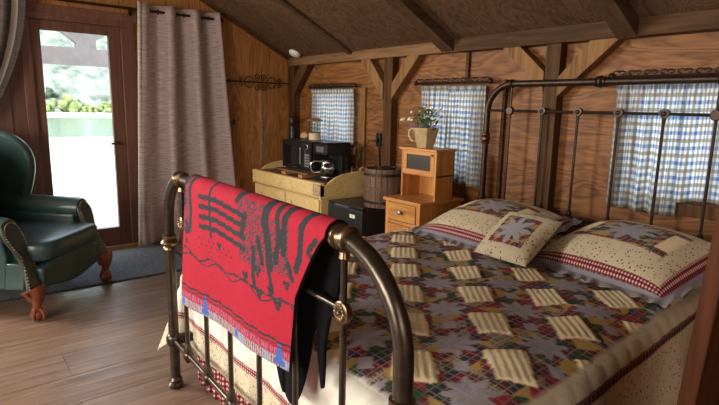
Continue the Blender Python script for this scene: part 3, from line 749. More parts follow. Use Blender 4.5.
MB().tube([(BX-.09, BY-.02, BZ+.285), (BX-.085, BY-.02, BZ+.335), (BX-.045, BY-.02, BZ+.345), (BX-.04, BY-.02, BZ+.285)], .007, 8).build('lid_handle', M_ironD, br, smooth='auto')
dz = thing('small_tin_bowl', 'small dark metal bowl on the lid of the wooden keg', 'bowl', (BX+.075, BY-.01, BZ+.287))
MB().lathe([(.035, 0), (.055, .03), (.060, .045), (.056, .045), (.05, .03), (.001, .01)], (BX+.075, BY-.01, BZ+.287), 20).build('bowl_body', M_ironD, dz, smooth='auto')

# ------------------------------------------------------------------ pine nightstand
NX0, NX1, NF, NB = -2.905, -2.535, 2.60, 3.05
ns = thing('nightstand', 'honey pine nightstand with glazed hutch beside the bed', 'nightstand', ((NX0+NX1)/2, 2.8, 0))
MB().box(NX0+.01, NX1-.01, NF+.02, NB, .03, .665).build('carcass', M_pine, ns, bevel=.003)
MB().box(NX0-.012, NX1+.012, NF-.01, NB+.005, .668, .692).build('tabletop', M_pineX, ns, bevel=.005)
MB().box(NX0+.005, NX0+.04, NF+.005, NF+.0195, .03, .665).box(NX1-.04, NX1-.005, NF+.005, NF+.0195, .03, .665).box(NX0+.04, NX1-.04, NF+.005, NF+.0195, .505, .525).build('face_frame', M_pine, ns, bevel=.002)
dw = MB().box(NX0+.045, NX1-.045, NF-.001, NF+.0185, .53, .658).build('drawer', M_pineX, ns, bevel=.003)
MB().lathe([(.007, 0), (.008, -.012), (.017, -.020), (.015, -.03), (.001, -.034)], ((NX0+NX1)/2, NF-.001, .597), 16, 'y').build('knob', m_plain('pewter', (.35, .34, .31), .3, metal=.8), dw, smooth='auto')
d = MB(); a, b_ = NX0+.045, NX1-.045; z0, z1 = .06, .498
d.box(a, a+.05, NF-.001, NF+.0185, z0, z1).box(b_-.05, b_, NF-.001, NF+.0185, z0, z1).box(a+.05, b_-.05, NF-.001, NF+.0185, z1-.055, z1).box(a+.05, b_-.05, NF-.001, NF+.0185, z0, z0+.055)
for k in range(4):
    w_ = (b_-a-.1)/4; d.box(a+.05+k*w_+.0025, a+.05+(k+1)*w_-.0025, NF+.006, NF+.0185, z0+.055, z1-.055)
dd = d.build('door', M_pine, ns, bevel=.002)
MB().lathe([(.007, 0), (.008, -.012), (.016, -.020), (.014, -.03), (.001, -.033)], (b_-.025, NF-.001, .40), 16, 'y').build('knob', m_plain('pewter2', (.35, .34, .31), .3, metal=.8), dd, smooth='auto')
MB().box(b_-.10, b_+.02, NF-.012, NF-.002, .468, .476).box(b_-.045, b_-.035, NF-.02, NF-.010, .45, .49).build('latch', M_ironD, dd)
# hutch
HF, HB_ = 2.745, 2.94; hx0, hx1 = NX0+.015, NX1+.0
MB().box(hx0, hx0+.018, HF, HB_, .692, 1.045).box(hx1-.018, hx1, HF, HB_, .692, 1.045).box(hx0, hx1, HB_-.012, HB_, .692, 1.045).box(hx0, hx1, HF+.004, HB_, .862, .876).build('hutch_case', M_pine, ns, bevel=.002)
MB().box(hx0-.014, hx1+.014, HF-.018, HB_+.005, 1.045, 1.063).build('hutch_top', M_pineX, ns, bevel=.004)
h = MB(); z0, z1 = .868, 1.043; fw = .036
h.box(hx0+.019, hx0+.019+fw, HF-.002, HF+.016, z0, z1).box(hx1-.019-fw, hx1-.019, HF-.002, HF+.016, z0, z1).box(hx0+.019+fw, hx1-.019-fw, HF-.002, HF+.016, z1-fw*.8, z1).box(hx0+.019+fw, hx1-.019-fw, HF-.002, HF+.016, z0, z0+fw)
hd = h.build('hutch_door', M_pineX, ns, bevel=.002)
MB().box(hx0+.019+fw, hx1-.019-fw, HF+.005, HF+.009, z0+fw, z1-fw*.8).build('hutch_glass', m_plain('seeded_glass', (.045, .035, .028), .15, var=.5, scale=120, bmp=.5), hd)
MB().lathe([(.005, 0), (.006, -.01), (.011, -.015), (.008, -.022)], (hx1-.035, HF-.002, 1.02), 12, 'y').build('knob', M_pine, hd, smooth='auto')

# vase and flowers
VX, VY, VZ = -2.705, 2.80, 1.0635
vs_ = thing('ceramic_pitcher', 'beige faceted ceramic pitcher on top of the pine hutch', 'pitcher', (VX, VY, VZ))
mb = MB(); prof = [(.060, 0), (.066, .004), (.082, .06), (.098, .12), (.104, .148), (.098, .148), (.090, .12), (.07, .03), (.001, .02)]
mb.lathe(prof, (VX, VY, VZ), 6, M=Matrix.Rotation(.35, 4, 'Z')); mb.build('body', M_vase, vs_, bevel=.006)
MB().tube([(VX-.088, VY-.02, VZ+.125), (VX-.115, VY-.025, VZ+.140), (VX-.140, VY-.03, VZ+.12), (VX-.140, VY-.03, VZ+.08), (VX-.118, VY-.025, VZ+.05), (VX-.075, VY-.02, VZ+.045)], .009, 8).build('handle', M_vase, vs_, smooth=True)
fo = MB(); rr = random.Random(11)
for k in range(150):
    a = rr.uniform(0, 2*PI); t = rr.uniform(.15, 1); r = .02+.12*t*rr.uniform(.3, 1); zz = VZ+.13+.16*rr.uniform(.0, 1)**1.1
    c = Vector((VX+r*math.cos(a), VY+r*math.sin(a), zz)); d_ = Vector((math.cos(a)*.6, math.sin(a)*.6, rr.uniform(.1, 1))).normalized(); s_ = d_.cross(Vector((0, 0, 1))).normalized()
    l = rr.uniform(.025, .05); w_ = l*.26
    fo.add([c-d_*l*.5, c+s_*w_, c+d_*l*.5, c-s_*w_, c+Vector((0, 0, .003))], [(0, 1, 4), (1, 2, 4), (2, 3, 4), (3, 0, 4)])
tag(fo.build('greenery', M_leaf), 'mass of small green leaves filling the beige pitcher', 'foliage', kind='stuff')
def flower(kind, mat, tip, r, label, group):
    t = thing(kind, label, 'flower', (VX, VY, VZ+.03), group)
    tip = Vector(tip); base = Vector((VX+(tip.x-VX)*.2, VY+(tip.y-VY)*.2, VZ+.03)); mid = Vector((VX+(tip.x-VX)*.35, VY+(tip.y-VY)*.35, VZ+.17))
    MB().tube([base, mid, tip], .002, 5).build('stem', M_leaf, t)
    mb = MB(); nn = 8
    for k in range(nn):
        a = 2*PI*k/nn; M_ = Matrix.Translation(tip) @ Matrix.Rotation(.6, 4, 'X') @ Matrix.Rotation(a, 4, 'Z')
        mb.add([M_ @ Vector(p) for p in ((0, 0, 0), (r*.6, -r*.28, r*.2), (r, 0, r*.12), (r*.6, r*.28, r*.2), (r*.55, 0, r*.05))], [(0, 1, 4), (1, 2, 4), (2, 3, 4), (3, 0, 4)])
    mb.ball(tuple(tip+Vector((0, -.003, .004))), r*.45, 8)
    mb.build('blossom', mat, t, smooth='auto')
for (dx, dz, r, dy) in [(.045, .30, .022, -.02), (.0, .265, .022, -.06), (.03, .255, .018, -.07), (-.03, .27, .018, -.02), (.07, .23, .016, -.06)]:
    flower('yellow_flower', M_yel, (VX+dx, VY+dy, VZ+dz), r, 'small yellow flower in the beige pitcher', 'yellow flowers in the pitcher')
for (dx, dz, r, dy) in [(-.215, .20, .025, -.03), (-.105, .205, .028, -.06), (-.15, .255, .018, .0), (-.06, .12+.08, .018, -.08)]:
    flower('white_flower', M_wht, (VX+dx, VY+dy, VZ+dz), r, 'round white flower in the beige pitcher', 'white flowers in the pitcher')
for (dx, dz, r, dy) in [(.15, .225, .020, 0), (.12, .16, .022, -.04), (.09, .185, .022, -.05), (-.03, .165, .022, -.08), (-.08, .16, .018, -.07), (-.07, .25, .016, 0), (.05, .16, .018, -.09), (-.11, .26, .015, .01)]:
    flower('purple_flower', M_pur, (VX+dx, VY+dy, VZ+dz), r, 'small purple flower in the beige pitcher', 'purple flowers in the pitcher')

# ------------------------------------------------------------------ armchair (local frame: y forward, turned into place)
CM = Matrix.Translation((-3.955, .615, 0)) @ Matrix.Rotation(math.atan2(-.68, .73), 4, 'Z')   # local x = (.73,-.68), y = (.68,.73)
ch = thing('wingback_armchair', 'dark green leather wingback armchair with carved claw feet near the glass door', 'armchair', (-4.2, .35, 0))
def cb(mb, name, mat, **k): return mb.build(name, mat, ch, xf=CM, **k)
def soft(p, k=2):
    for _ in range(k): p = [q for a, b in zip(p, p[1:]+p[:1]) for q in ((a[0]*.75+b[0]*.25, a[1]*.75+b[1]*.25), (a[0]*.25+b[0]*.75, a[1]*.25+b[1]*.75))]
    return p
# y = 0 at the line between the front feet
def softbox(x0, x1, y0, y1, z0, z1, p=5, n=16):
    mb = MB(); cx, cy, cz = (x0+x1)/2, (y0+y1)/2, (z0+z1)/2; hx, hy, hz = (x1-x0)/2, (y1-y0)/2, (z1-z0)/2
    vs = []; 
    def sp(c, e): return math.copysign(abs(c)**e, c)
    e = 2/p
    for i in range(n+1):
        ph = -PI/2+PI*i/n
        for j in range(2*n):
            th = 2*PI*j/(2*n)
            vs.append((cx+hx*sp(math.cos(ph), e)*sp(math.cos(th), e), cy+hy*sp(math.cos(ph), e)*sp(math.sin(th), e), cz+hz*sp(math.sin(ph), e)))
    fs = [(i*2*n+j, i*2*n+(j+1) % (2*n), (i+1)*2*n+(j+1) % (2*n), (i+1)*2*n+j) for i in range(n) for j in range(2*n)]
    return mb.add(vs, fs)
cb(softbox(-.335, .335, -.72, .10, .335, .485, 6), 'seat_cushion', M_leather, smooth=True)
# apron with curved lower edge
ap = [(-.33, .36), (.33, .36), (.33, .19), (.22, .175), (.10, .15), (0, .14), (-.10, .15), (-.22, .175), (-.33, .19)]
cb(MB().prism(soft(ap, 1), -.02, .065, 'xz'), 'apron', M_leather, bevel=.015, smooth='auto')
cb(MB().box(-.36, .36, -.82, -.02, .17, .34), 'seat_base', M_leather, bevel=.02)
for s in (-1, 1):
    # arm: outer panel, rolled top, front panel with nail band
    cb(MB().prism([(s*.30, .18), (s*.30, .52), (s*.34, .58), (s*.40, .58), (s*.415, .50), (s*.39, .40), (s*.40, .28), (s*.42, .20)], -.80, -.12, 'xz').prism([(s*.30, .18), (s*.30, .36), (s*.39, .36), (s*.40, .28), (s*.42, .20)], -.13, .0, 'xz'), 'arm_panel', M_leather, bevel=.01, smooth='auto')
    cb(MB().tube([(s*.37, -.80, .61), (s*.37, -.65, .595), (s*.372, -.4, .575), (s*.375, -.13, .565), (s*.375, -.095, .563)], [.06, .072, .078, .080, .074], 18), 'arm_roll', M_leather, smooth='auto')
    AS = Matrix(((1, 0, 0, 0), (0, 1, -.36, .07), (0, 0, 1, 0), (0, 0, 0, 1)))
    fp = [(s*.31, .20), (s*.305, .36), (s*.295, .50), (s*.31, .60), (s*.36, .635), (s*.42, .62), (s*.455, .57), (s*.445, .50), (s*.415, .43), (s*.405, .34), (s*.425, .26), (s*.45, .19), (s*.38, .165)]
    xf_ = CM @ AS
    MB().prism(soft(fp), .035, .062, 'xz').build('arm_front', M_leatherN, ch, xf=xf_, bevel=.008, smooth='auto') if True else cb(MB(), 'arm_front', M_leatherN, bevel=.008, smooth='auto')
    mb = MB()
    for poly in (fp,):
        pts = [Vector((a, 0, b)) for a, b in soft(poly)]; c0 = sum(pts, Vector())/len(pts)
        for i in range(len(pts)):
            p, q = pts[i], pts[(i+1) % len(pts)]; kk = max(1, int(round((q-p).length/.016)))
            for j in range(kk):
                m_ = p.lerp(q, j/kk); m_ = m_+(c0-m_).normalized()*.016; mb.ball((m_.x, .064, m_.z), .0048, 6)
    mb.build('nail_trim', M_nail, ch, xf=CM @ AS, smooth=True)
    # front leg: knee and ball-and-claw foot
    lg = MB(); lx, ly = s*.385, .035
    lg.tube([(lx, ly, .205), (lx, ly+.01, .185), (lx, ly+.022, .15), (lx, ly+.02, .115), (lx, ly+.012, .085), (lx, ly+.012, .06)], [.070, .066, .046, .030, .022, .026], 14)
    lg.prism([(lx-.10, .205), (lx+.10, .205), (lx+.055, .165), (lx+.03, .125), (lx-.03, .125), (lx-.055, .165)], ly-.015, ly+.02, 'xz')
    lg.ball((lx, ly+.015, .036), .036, 14)
    for k in range(4):
        a = PI/2+k*PI/2; ca, sa = math.cos(a), math.sin(a)
        lg.tube([(lx, ly+.012, .082), (lx+.030*ca, ly+.015+.030*sa, .066), (lx+.042*ca, ly+.015+.042*sa, .036), (lx+.034*ca, ly+.015+.034*sa, .008)], [.014, .011, .010, .006], 7)
    cb(lg, 'leg', M_claw, smooth='auto')
    cb(MB().tube([(s*.33, -.76, .19), (s*.335, -.80, .10), (s*.34, -.86, 0)], [.030, .022, .02], 8), 'leg', M_claw, smooth='auto')
    # wing
    wg = [(-.82, .50), (-.56, .56), (-.50, .62), (-.455, .74), (-.425, .88), (-.45, 1.0), (-.54, 1.09), (-.66, 1.13), (-.86, 1.12)]
    cb(MB().prism(soft(wg), s*.33, s*.40, 'yz'), 'wing', M_leather, bevel=.028, smooth='auto')
# back with reclining curve
bk = [(-.68, .44), (-.72, .60), (-.76, .80), (-.80, 1.0), (-.83, 1.12), (-.88, 1.17), (-.94, 1.14), (-.94, 1.0), (-.90, .7), (-.84, .2), (-.76, .2)]
cb(MB().prism(soft(bk), -.345, .345, 'yz'), 'backrest', M_leather, bevel=.03, smooth='auto')
cb(softbox(-.29, .29, -.80, -.62, .50, .92, 4), 'back_cushion', M_leather, smooth=True)

# ------------------------------------------------------------------ iron bed
HY = 3.05; PX0, PX1 = -2.355, -.755; PM = (PX0+PX1)/2
bed = thing('iron_bed', 'antique bronze iron bed with rounded head and foot rails', 'bed', (PM, 1.9, 0))
# headboard
R = .20; zt = 1.525
path = [(PX0, HY, 0.0), (PX0, HY, .6), (PX0, HY, zt-R)]+[(p[0], HY, p[2]) for p in arc(PX0+R, zt-R, R, 180, 90, 10)][1:]+[(p[0], HY, p[2]) for p in arc(PX1-R, zt-R, R, 90, 0, 10)]+[(PX1, HY, 0.0)]
MB().tube(path, .021, 14).build('headboard_frame', M_ironD, bed, smooth='auto')
HS = [PX0+.19+(PX1-PX0-.38)*k/5 for k in range(6)]
MB().tube([(PX0, HY, 1.347), (PX1, HY, 1.347)], .0085, 8).build('headboard_rail', M_ironD, bed, smooth='auto')
MB().tube([(PX0, HY, .695), (PX1, HY, .695)], .013, 8).build('headboard_rail', M_ironD, bed, smooth='auto')
def ringprof(r, w): return [(r, -w), (r*1.32, -w*.9), (r*1.42, -w*.62), (r*1.15, -w*.42), (r*1.6, -w*.18), (r*1.6, w*.18), (r*1.15, w*.42), (r*1.42, w*.62), (r*1.32, w*.9), (r, w)]
for k, x in enumerate(HS):
    MB().tube([(x, HY, .70), (x, HY, zt if k in (0, 5) else 1.35)], .0085, 8).build('headboard_spindle', M_ironD, bed, smooth='auto')
    if k in (0, 5):
        MB().lathe([(.024, -.013), (.030, -.006), (.030, .006), (.024, .013)], (x, HY, 1.347), 14, 'y').build('rail_medallion', M_ironD, bed, smooth='auto')
        MB().lathe([(.024, -.014), (.030, -.010), (.026, 0), (.030, .010), (.024, .014)], (x, HY, zt), 14, 'x').build('frame_collar', M_ironD, bed, smooth='auto')
    else:
        mb = MB()   # scallop casting: fan above, knuckle below
        fan = [(x-.010, 1.326)]+[(x+.026*math.cos(math.radians(a))*(1+.07*(i % 2)), 1.352+.020*math.sin(math.radians(a))*(1+.10*(i % 2))) for i, a in enumerate(range(200, -21, -20))]+[(x+.010, 1.326)]
        mb.prism(fan, HY-.012, HY+.012, 'xz'); mb.ball((x, HY-.004, 1.348), .016, 10, (1.15, .95, 1)); mb.tube([(x, HY, 1.335), (x, HY, 1.295)], [.013, .010], 8)
        mb.build('rail_casting', M_ironD, bed, smooth='auto')
    MB().lathe([(.012, -.012), (.018, 0), (.020, .014), (.013, .032), (.010, .040)], (x, HY, .70), 10).build('spindle_foot', M_ironD, bed, smooth='auto')
MB().lathe(ringprof(.022, .034), (PM, HY, zt), 18, 'x').build('centre_ring', M_ironD, bed, smooth='auto')
for x in (PX0, PX1):
    MB().lathe(ringprof(.0215, .040), (x, HY, 1.15), 18).build('post_ring', m_plain('copper_brown', (.12, .05, .03), .35, metal=.8), bed, smooth='auto')
    MB().lathe(ringprof(.0215, .03), (x, HY, .71), 18).build('post_ring', M_ironD, bed, smooth='auto')
# footboard (its right end stands a touch nearer)
FYa = .79; Q = Matrix.Translation((PX0, FYa, 0)) @ Matrix.Rotation(math.radians(-1.6), 4, 'Z') @ Matrix.Translation((-PX0, -FYa, 0))
zt = 1.036; R = .235
path = [(PX0, FYa, .03), (PX0, FYa, zt-R)]+[(p[0], FYa, p[2]) for p in arc(PX0+R*.86, zt-R, R, 180, 90, 12)][1:]
path = [(PX0, FYa, .0), (PX0, FYa, .5), (PX0, FYa, zt-R)]
for i in range(1, 13):
    a = math.radians(180-90*i/12); path.append((PX0+.20+.20*math.cos(a), FYa, zt-R+R*math.sin(a)))
for i in range(0, 13):
    a = math.radians(90-90*i/12); path.append((PX1-.235+.235*math.cos(a), FYa, zt-R+R*math.sin(a)))
path += [(PX1, FYa, .5), (PX1, FYa, 0)]
MB().tube(path, .0235, 18).build('footboard_frame', M_iron, bed, smooth='auto', xf=Q)
FS = [-2.16, -1.925, -1.69, -1.455, -1.22, -.982]
MB().tube([(PX0, FYa, .246), (PX1, FYa, .246)], .012, 10).build('footboard_rail', M_iron, bed, smooth='auto', xf=Q)
MB().tube([(FS[0], FYa, .852), (FS[-1], FYa, .852)], .008, 10).build('footboard_rail', M_iron, bed, smooth='auto', xf=Q)
def daisy(x, z):
    mb = MB().lathe([(.026, .010), (.030, 0), (.030, -.010), (.024, -.013)], (x, FYa, z), 24, 'y')
    for k in range(14):
        a = 2*PI*k/14; mb.ball((x+.018*math.cos(a), FYa-.013, z+.018*math.sin(a)), .0042, 6, (1.0+.8*abs(math.cos(a)), 1, 1.0+.8*abs(math.sin(a))))
    mb.ball((x, FYa-.014, z), .006, 8)
    return mb
for k, x in enumerate(FS):
    MB().tube([(x, FYa, .22), (x, FYa, zt-.01 if k in (0, 5) else .852)], .0095, 10).build('footboard_spindle', M_iron, bed, smooth='auto', xf=Q)
    mb = MB().ball((x, FYa, .246), .025, 12, (1.2, 1, 1)); mb.lathe([(.011, -.034), (.020, -.014), (.022, .004), (.019, .026), (.013, .044), (.0095, .056)], (x, FYa, .246), 12)
    mb.build('rail_casting', M_iron, bed, smooth='auto', xf=Q)
    if k in (0, 5):
        daisy(x, .845).build('daisy_medallion', M_brass, bed, smooth='auto', xf=Q)
        MB().lathe([(.024, -.030), (.033, -.026), (.033, -.016), (.027, -.010), (.031, 0), (.027, .010), (.033, .016), (.033, .026), (.024, .030)], (x, FYa, zt), 18, 'x').lathe([(.010, -.055), (.015, -.05), (.012, -.035), (.018, -.028)], (x, FYa, zt), 12).build('frame_collar', M_brass, bed, smooth='auto', xf=Q)
    else:
        MB().ball((x, FYa, .852), .016, 10, (1.2, 1, 1)).build('rail_knuckle', M_iron, bed, smooth=True, xf=Q)
for x in (PX0, PX1):
    MB().lathe([(.024, -.038), (.031, -.034), (.031, -.024), (.026, -.018), (.037, -.008), (.040, 0), (.037, .008), (.026, .018), (.031, .024), (.031, .034), (.024, .038)], (x, FYa, .722 if x < -1.5 else .685), 20).build('post_ring', M_brass, bed, smooth='auto', xf=Q)
    MB().lathe([(.024, -.03), (.034, -.02), (.036, 0), (.034, .02), (.024, .03)], (x, FYa, .246), 18).build('post_joint', M_iron, bed, smooth='auto', xf=Q)
    MB().lathe([(.020, 0), (.034, .004), (.036, .02), (.026, .032), (.032, .042), (.024, .055)], (x, FYa, 0), 18).build('post_foot', M_iron, bed, smooth='auto', xf=Q)
for x in (PX0+.03, PX1-.03):
    MB().box(x-.018, x+.018, .80, HY-.01, .235, .275).build('side_rail', M_ironD, bed, bevel=.003)
tag(softbox(PX0+.045, PX1-.06, .90, 2.99, .28, .555, 14, 20).build('mattress', M_matt, smooth=True), 'mattress on the iron bed beneath the patchwork quilt', 'mattress')

# ------------------------------------------------------------------ patchwork quilt
CREAM = np.array([.90, .77, .52]); LAV = np.array([.37, .36, .42]); RED = np.array([.32, .040, .055]); GRN = np.array([.040, .095, .05])
GOLD = np.array([.50, .34, .11]); BUR = np.array([.16, .045, .055]); BEI = np.array([.60, .52, .39]); WHT = np.array([.78, .77, .72]); NAVY = np.array([.05, .055, .10]); LPL = np.array([.38, .30, .22])
FLOR = np.array([.66, .60, .46])
def hsh(a, b, c=0):
    h = (a*374761393+b*668265263+c*974634541) & 0xffffffff; h = ((h ^ (h >> 13))*1274126177) & 0xffffffff; return ((h ^ (h >> 16)) & 0xffff)/65535
PAL = [(RED, .4), (GRN, .25), (GOLD, .2), (BUR, 1), (LPL, 1), (RED, 1), (GRN, 1), (NAVY, 1), (BUR, 1), (GOLD, .1), (LPL, .7), (BUR, .6)]
A2 = np.array([-.021, .425]); B2 = np.array([-.418, -.018]); O2 = np.array([-.843, 1.283])
P2 = (A2+B2)/2; Q2 = (A2-B2)/2      # square cell vectors
Minv = np.linalg.inv(np.array([P2, Q2]).T)
def quilt_dye(x, y):
    """returns colour, plaid, print, height at a quilt point"""
    s, t = Minv @ (np.array([x, y])-O2); i, j = math.floor(s+.5), math.floor(t+.5); u, v_ = s-i, t-j   # cell centred on a cream block
    # P2 runs (-x,+y); Q2 (+x,+y).  cream block: long along P2
    if abs(u) < .315+.02*math.sin(i*5+v_*9) and abs(v_) < .220+.02*math.sin(j*4+u*7):
        ch_ = math.cos((u/.69)*5*2*PI)                   # five quilted channels across the block
        lit = .93+.10*hsh(i, j, int((v_+.25)/.088))  # random tone per channel
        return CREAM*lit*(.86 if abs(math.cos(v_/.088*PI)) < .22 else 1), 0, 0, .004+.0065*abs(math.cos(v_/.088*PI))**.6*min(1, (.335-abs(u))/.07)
    # eight point lavender star round the cell corners
    cu, cv = (u-.5 if u > 0 else u+.5), (v_-.5 if v_ > 0 else v_+.5)
    r = math.hypot(cu, cv); th = math.atan2(cv, cu)
    tri = abs(((th/(PI/4)) % 1)-.5)*2                    # 1 on the points
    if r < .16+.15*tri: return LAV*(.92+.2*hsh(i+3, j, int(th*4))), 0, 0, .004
    if abs(v_) > .42 and abs(u) < .10: return LAV*1.1, 0, 0, .003
    # small triangles
    gu, gv = (s*5.0+.5), (t*5.0+.5); a, b_ = math.floor(gu), math.floor(gv); fu, fv = gu-a, gv-b_
    k = 0 if (fu+fv < 1 if (a+b_) % 2 else fu > fv) else 1
    c, p = PAL[int(hsh(a, b_, k)*len(PAL)*.999)]
    return c, p, 0, .003
quilt = thing('patchwork_quilt', 'puffy patchwork quilt with cream blocks and lavender stars covering the bed', 'quilt', (PM, 1.9, .1))
xl, xr, yf, yh_ = -2.385, -.715, .905, 2.985; W_ = xr-xl; Lq = yh_-yf; ztop = .588
DL, DR, DFo = .40, .54, .405; step = .0075
aa = np.arange(-DL, W_+DR+1e-6, step); bb = np.arange(-DFo, Lq+1e-6, step)
na, nb = len(aa), len(bb)
P = np.zeros((na, nb, 3)); U = np.zeros((na, nb, 2)); CC = np.zeros((na, nb, 4)); PL = np.zeros((na, nb)); PR = np.zeros((na, nb))
rnd = random.Random(2); wr = [(rnd.uniform(3, 14), rnd.uniform(3, 14), rnd.uniform(0, 6), rnd.uniform(.3, 1)) for _ in range(10)]
for i, a in enumerate(aa):
    for j, b_ in enumerate(bb):
        ex = -a if a < 0 else (a-W_ if a > W_ else 0.0); sx = -1 if a < 0 else 1; ey = -b_ if b_ < 0 else 0.0
        e = (ex**4+ey**4)**.25
        bx = xl+min(max(a, 0), W_); by = yf+max(b_, 0)
        rr_ = .055
        z = ztop
        wz = sum(w_*math.sin(fx*bx+fy*by+ph) for fx, fy, ph, w_ in wr)*.0022
        if e == 0: 
            c, p, q, h_ = quilt_dye(bx, by); x, y = bx, by; z = ztop+wz+h_
            # gentle crown and roll towards the edges
            m_ = min(a, W_-a, b_+.0); z -= .022*max(0, 1-m_/.16)**2
        else:
            n_ = math.hypot(ex, ey); dx, dy = sx*ex/n_, -ey/n_
            if e < rr_*PI/2: th = e/rr_; out = rr_*math.sin(th); dz_ = rr_*(1-math.cos(th))
            else:
                e2 = e-rr_*PI/2; both = min(ex, ey)/max(ex, ey, 1e-6)
                fl = (.07 if sx > 0 else .16)*(ex/n_)+(-.05)*(ey/n_)*(1-both)+.28*both*(1 if sx < 0 else .3)
                out = rr_+fl*e2; dz_ = rr_+e2*(1-.08*fl)
                s_ = by if ex > ey else bx
                out += .016*math.sin(s_*17+1)*min(1, e2/.2)*(1 if ex > ey else .35)
            x = bx+dx*out; y = by+dy*out; z = ztop-.022-dz_+wz*.3
            bw = .068 if ex > ey else .245
            qh = .5+.5*math.cos((s_ if e >= rr_*PI/2 else (by if ex > ey else bx))/.085*2*PI)
            if e < bw: c, p, q = (BEI if ex > ey else WHT), 0, 0; out2 = .006*abs(math.sin((by if ex > ey else bx)/.10*PI+e*22))**.6; x += dx*out2; y += dy*out2
            elif e < bw+(.042 if ex > ey else .026): c, p, q = ((BUR*.7, 1, 0) if ex > ey and sx > 0 else (RED*.9, 2, 0))
            else: c, p, q = FLOR, 0, 1
        x += -.06*(y-1.23)*min(1, max(0, (a/W_)))
        z = max(z, .012)
        P[i, j] = (x, y, z); U[i, j] = (a, b_); CC[i, j, :3] = c; CC[i, j, 3] = 1; PL[i, j] = p; PR[i, j] = q
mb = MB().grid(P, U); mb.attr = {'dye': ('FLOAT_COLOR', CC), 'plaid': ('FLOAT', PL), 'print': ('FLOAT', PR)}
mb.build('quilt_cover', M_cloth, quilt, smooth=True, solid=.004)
# bed skirt: gathered plaid ruffle on three sides
sk = []; n = 900
def skirt_path(t):
    x0, x1, y0, y1 = PX0+.025, PX1-.02, .895, 2.95
    Ls = [y1-y0, x1-x0, y1-y0]; d = t*sum(Ls)
    if d < Ls[0]: return (x0, y1-d, -1, 0, d)
    d2 = d-Ls[0]
    if d2 < Ls[1]: return (x0+d2, y0, 0, -1, d)
    d3 = d2-Ls[1]; return (x1, y0+d3, 1, 0, d)
G = np.zeros((n, 8, 3)); Ug = np.zeros((n, 8, 2))
for i in range(n):
    x, y, nx, ny, d = skirt_path(i/(n-1))
    for j in range(8):
        t = j/7; am = (.004+.014*t)*math.sin(d*2*PI/.075+.6*math.sin(d*9))
        G[i, j] = (x+nx*am, y+ny*am, .30-.285*t); Ug[i, j] = (d*1.8, t*.3)
mb = MB().grid(G, Ug); mb.attr = {'dye': ('FLOAT_COLOR', np.tile(np.array([.30, .03, .04, 1]), (n*8, 1))), 'plaid': ('FLOAT', np.full(n*8, 2.0)), 'print': ('FLOAT', np.zeros(n*8))}
tag(mb.build('bed_skirt', m_patch('plaid_ruffle', plaid_scale=40), smooth=True, solid=.002), 'gathered red and navy plaid bed skirt under the quilt', 'bed skirt')

# ------------------------------------------------------------------ pillows
def pillow(name, label, cx, cy, cz, hw, hh, th, tilt, yaw, design, group=None, roll=0, flange=0.0, cat='pillow'):
    n = 130; us = np.linspace(-1, 1, n)
    Mx = Matrix.Translation((cx, cy, cz)) @ Matrix.Rotation(yaw, 4, 'Z') @ Matrix.Rotation(tilt, 4, 'X') @ Matrix.Rotation(roll, 4, 'Y')
    t = thing(name, label, cat, (cx, cy, cz), group)
    for side, nm in ((1, 'pillow_front'), (-1, 'pillow_back')):
        P = np.zeros((n, n, 3)); U = np.zeros((n, n, 2)); C4 = np.ones((n, n, 4)); PL = np.zeros((n, n)); PR = np.zeros((n, n))
        for i, u in enumerate(us):
            for j, v_ in enumerate(us):
                fu, fv = min(1, abs(u)/(1-flange)), min(1, abs(v_)/(1-flange))
                h = th*(max(0, 1-fu**2.6)**.55)*(max(0, 1-fv**2.6)**.55)
                pin = 1-.06*(abs(u)**2*abs(v_)**2)*(0 if flange else 1)
                inset = 1-.05*(1-abs(v_)**2)*(0 if flange else 1); inset2 = 1-.05*(1-abs(u)**2)*(0 if flange else 1)
                c, p, q, dz_ = design(u, v_)
                rip = .006*math.sin((u+v_*.6)*27+2*math.sin(u*7))*max(0, max(abs(u), abs(v_))-(1-flange))/max(flange, .01) if flange else .0
                P[i, j] = tuple(Mx @ Vector((u*hw*inset*pin, v_*hh*inset2*pin, side*(h*(1 if side > 0 else .4)+(dz_ if side > 0 else 0)*min(1, h/.02))+rip+side*.0015)))
                U[i, j] = (u*hw, v_*hh); C4[i, j, :3] = c if side > 0 else FLOR; PL[i, j] = p if side > 0 else 0; PR[i, j] = q if side > 0 else 1
        mb = MB().grid(P, U); mb.attr = {'dye': ('FLOAT_COLOR', C4), 'plaid': ('FLOAT', PL), 'print': ('FLOAT', PR)}; mb.keep = False
        mb.build(nm, M_cloth, t, smooth=True)
    return t
def star(u, v_, r0, r1):
    r = math.hypot(u, v_); th = math.atan2(v_, u); tri = abs(((th/(PI/4)) % 1)-.5)*2
    return r < r0+(r1-r0)*tri
def d_sham(u, v_):
    m = max(abs(u), abs(v_))
    if abs(u) > .885 or abs(v_) > .86: return LAV*.80, 0, 0, 0
    if abs(u) > .80 or abs(v_) > .76: return RED*1.1, 2, 0, 0
    if abs(v_-.06) < .38 and abs(u) < .62:
        uu = u*.95; vv = (v_-.06)
        if star(uu, vv, .14, .36): return LAV*1.0, 0, 0, .004
        if abs(uu) > .42 and abs(uu) < .60 and abs(vv) < .26: return CREAM, 0, 0, .003
        a, b_ = math.floor(uu*9), math.floor(vv*9); k = 1 if (uu*9-a) > (vv*9-b_) else 0
        c, p = PAL[int(hsh(a, b_, 5+k)*len(PAL)*.999)]; return c, p, 0, .003
    return np.array([.72, .64, .46]), 0, 1, .002*abs(math.sin(u*30))
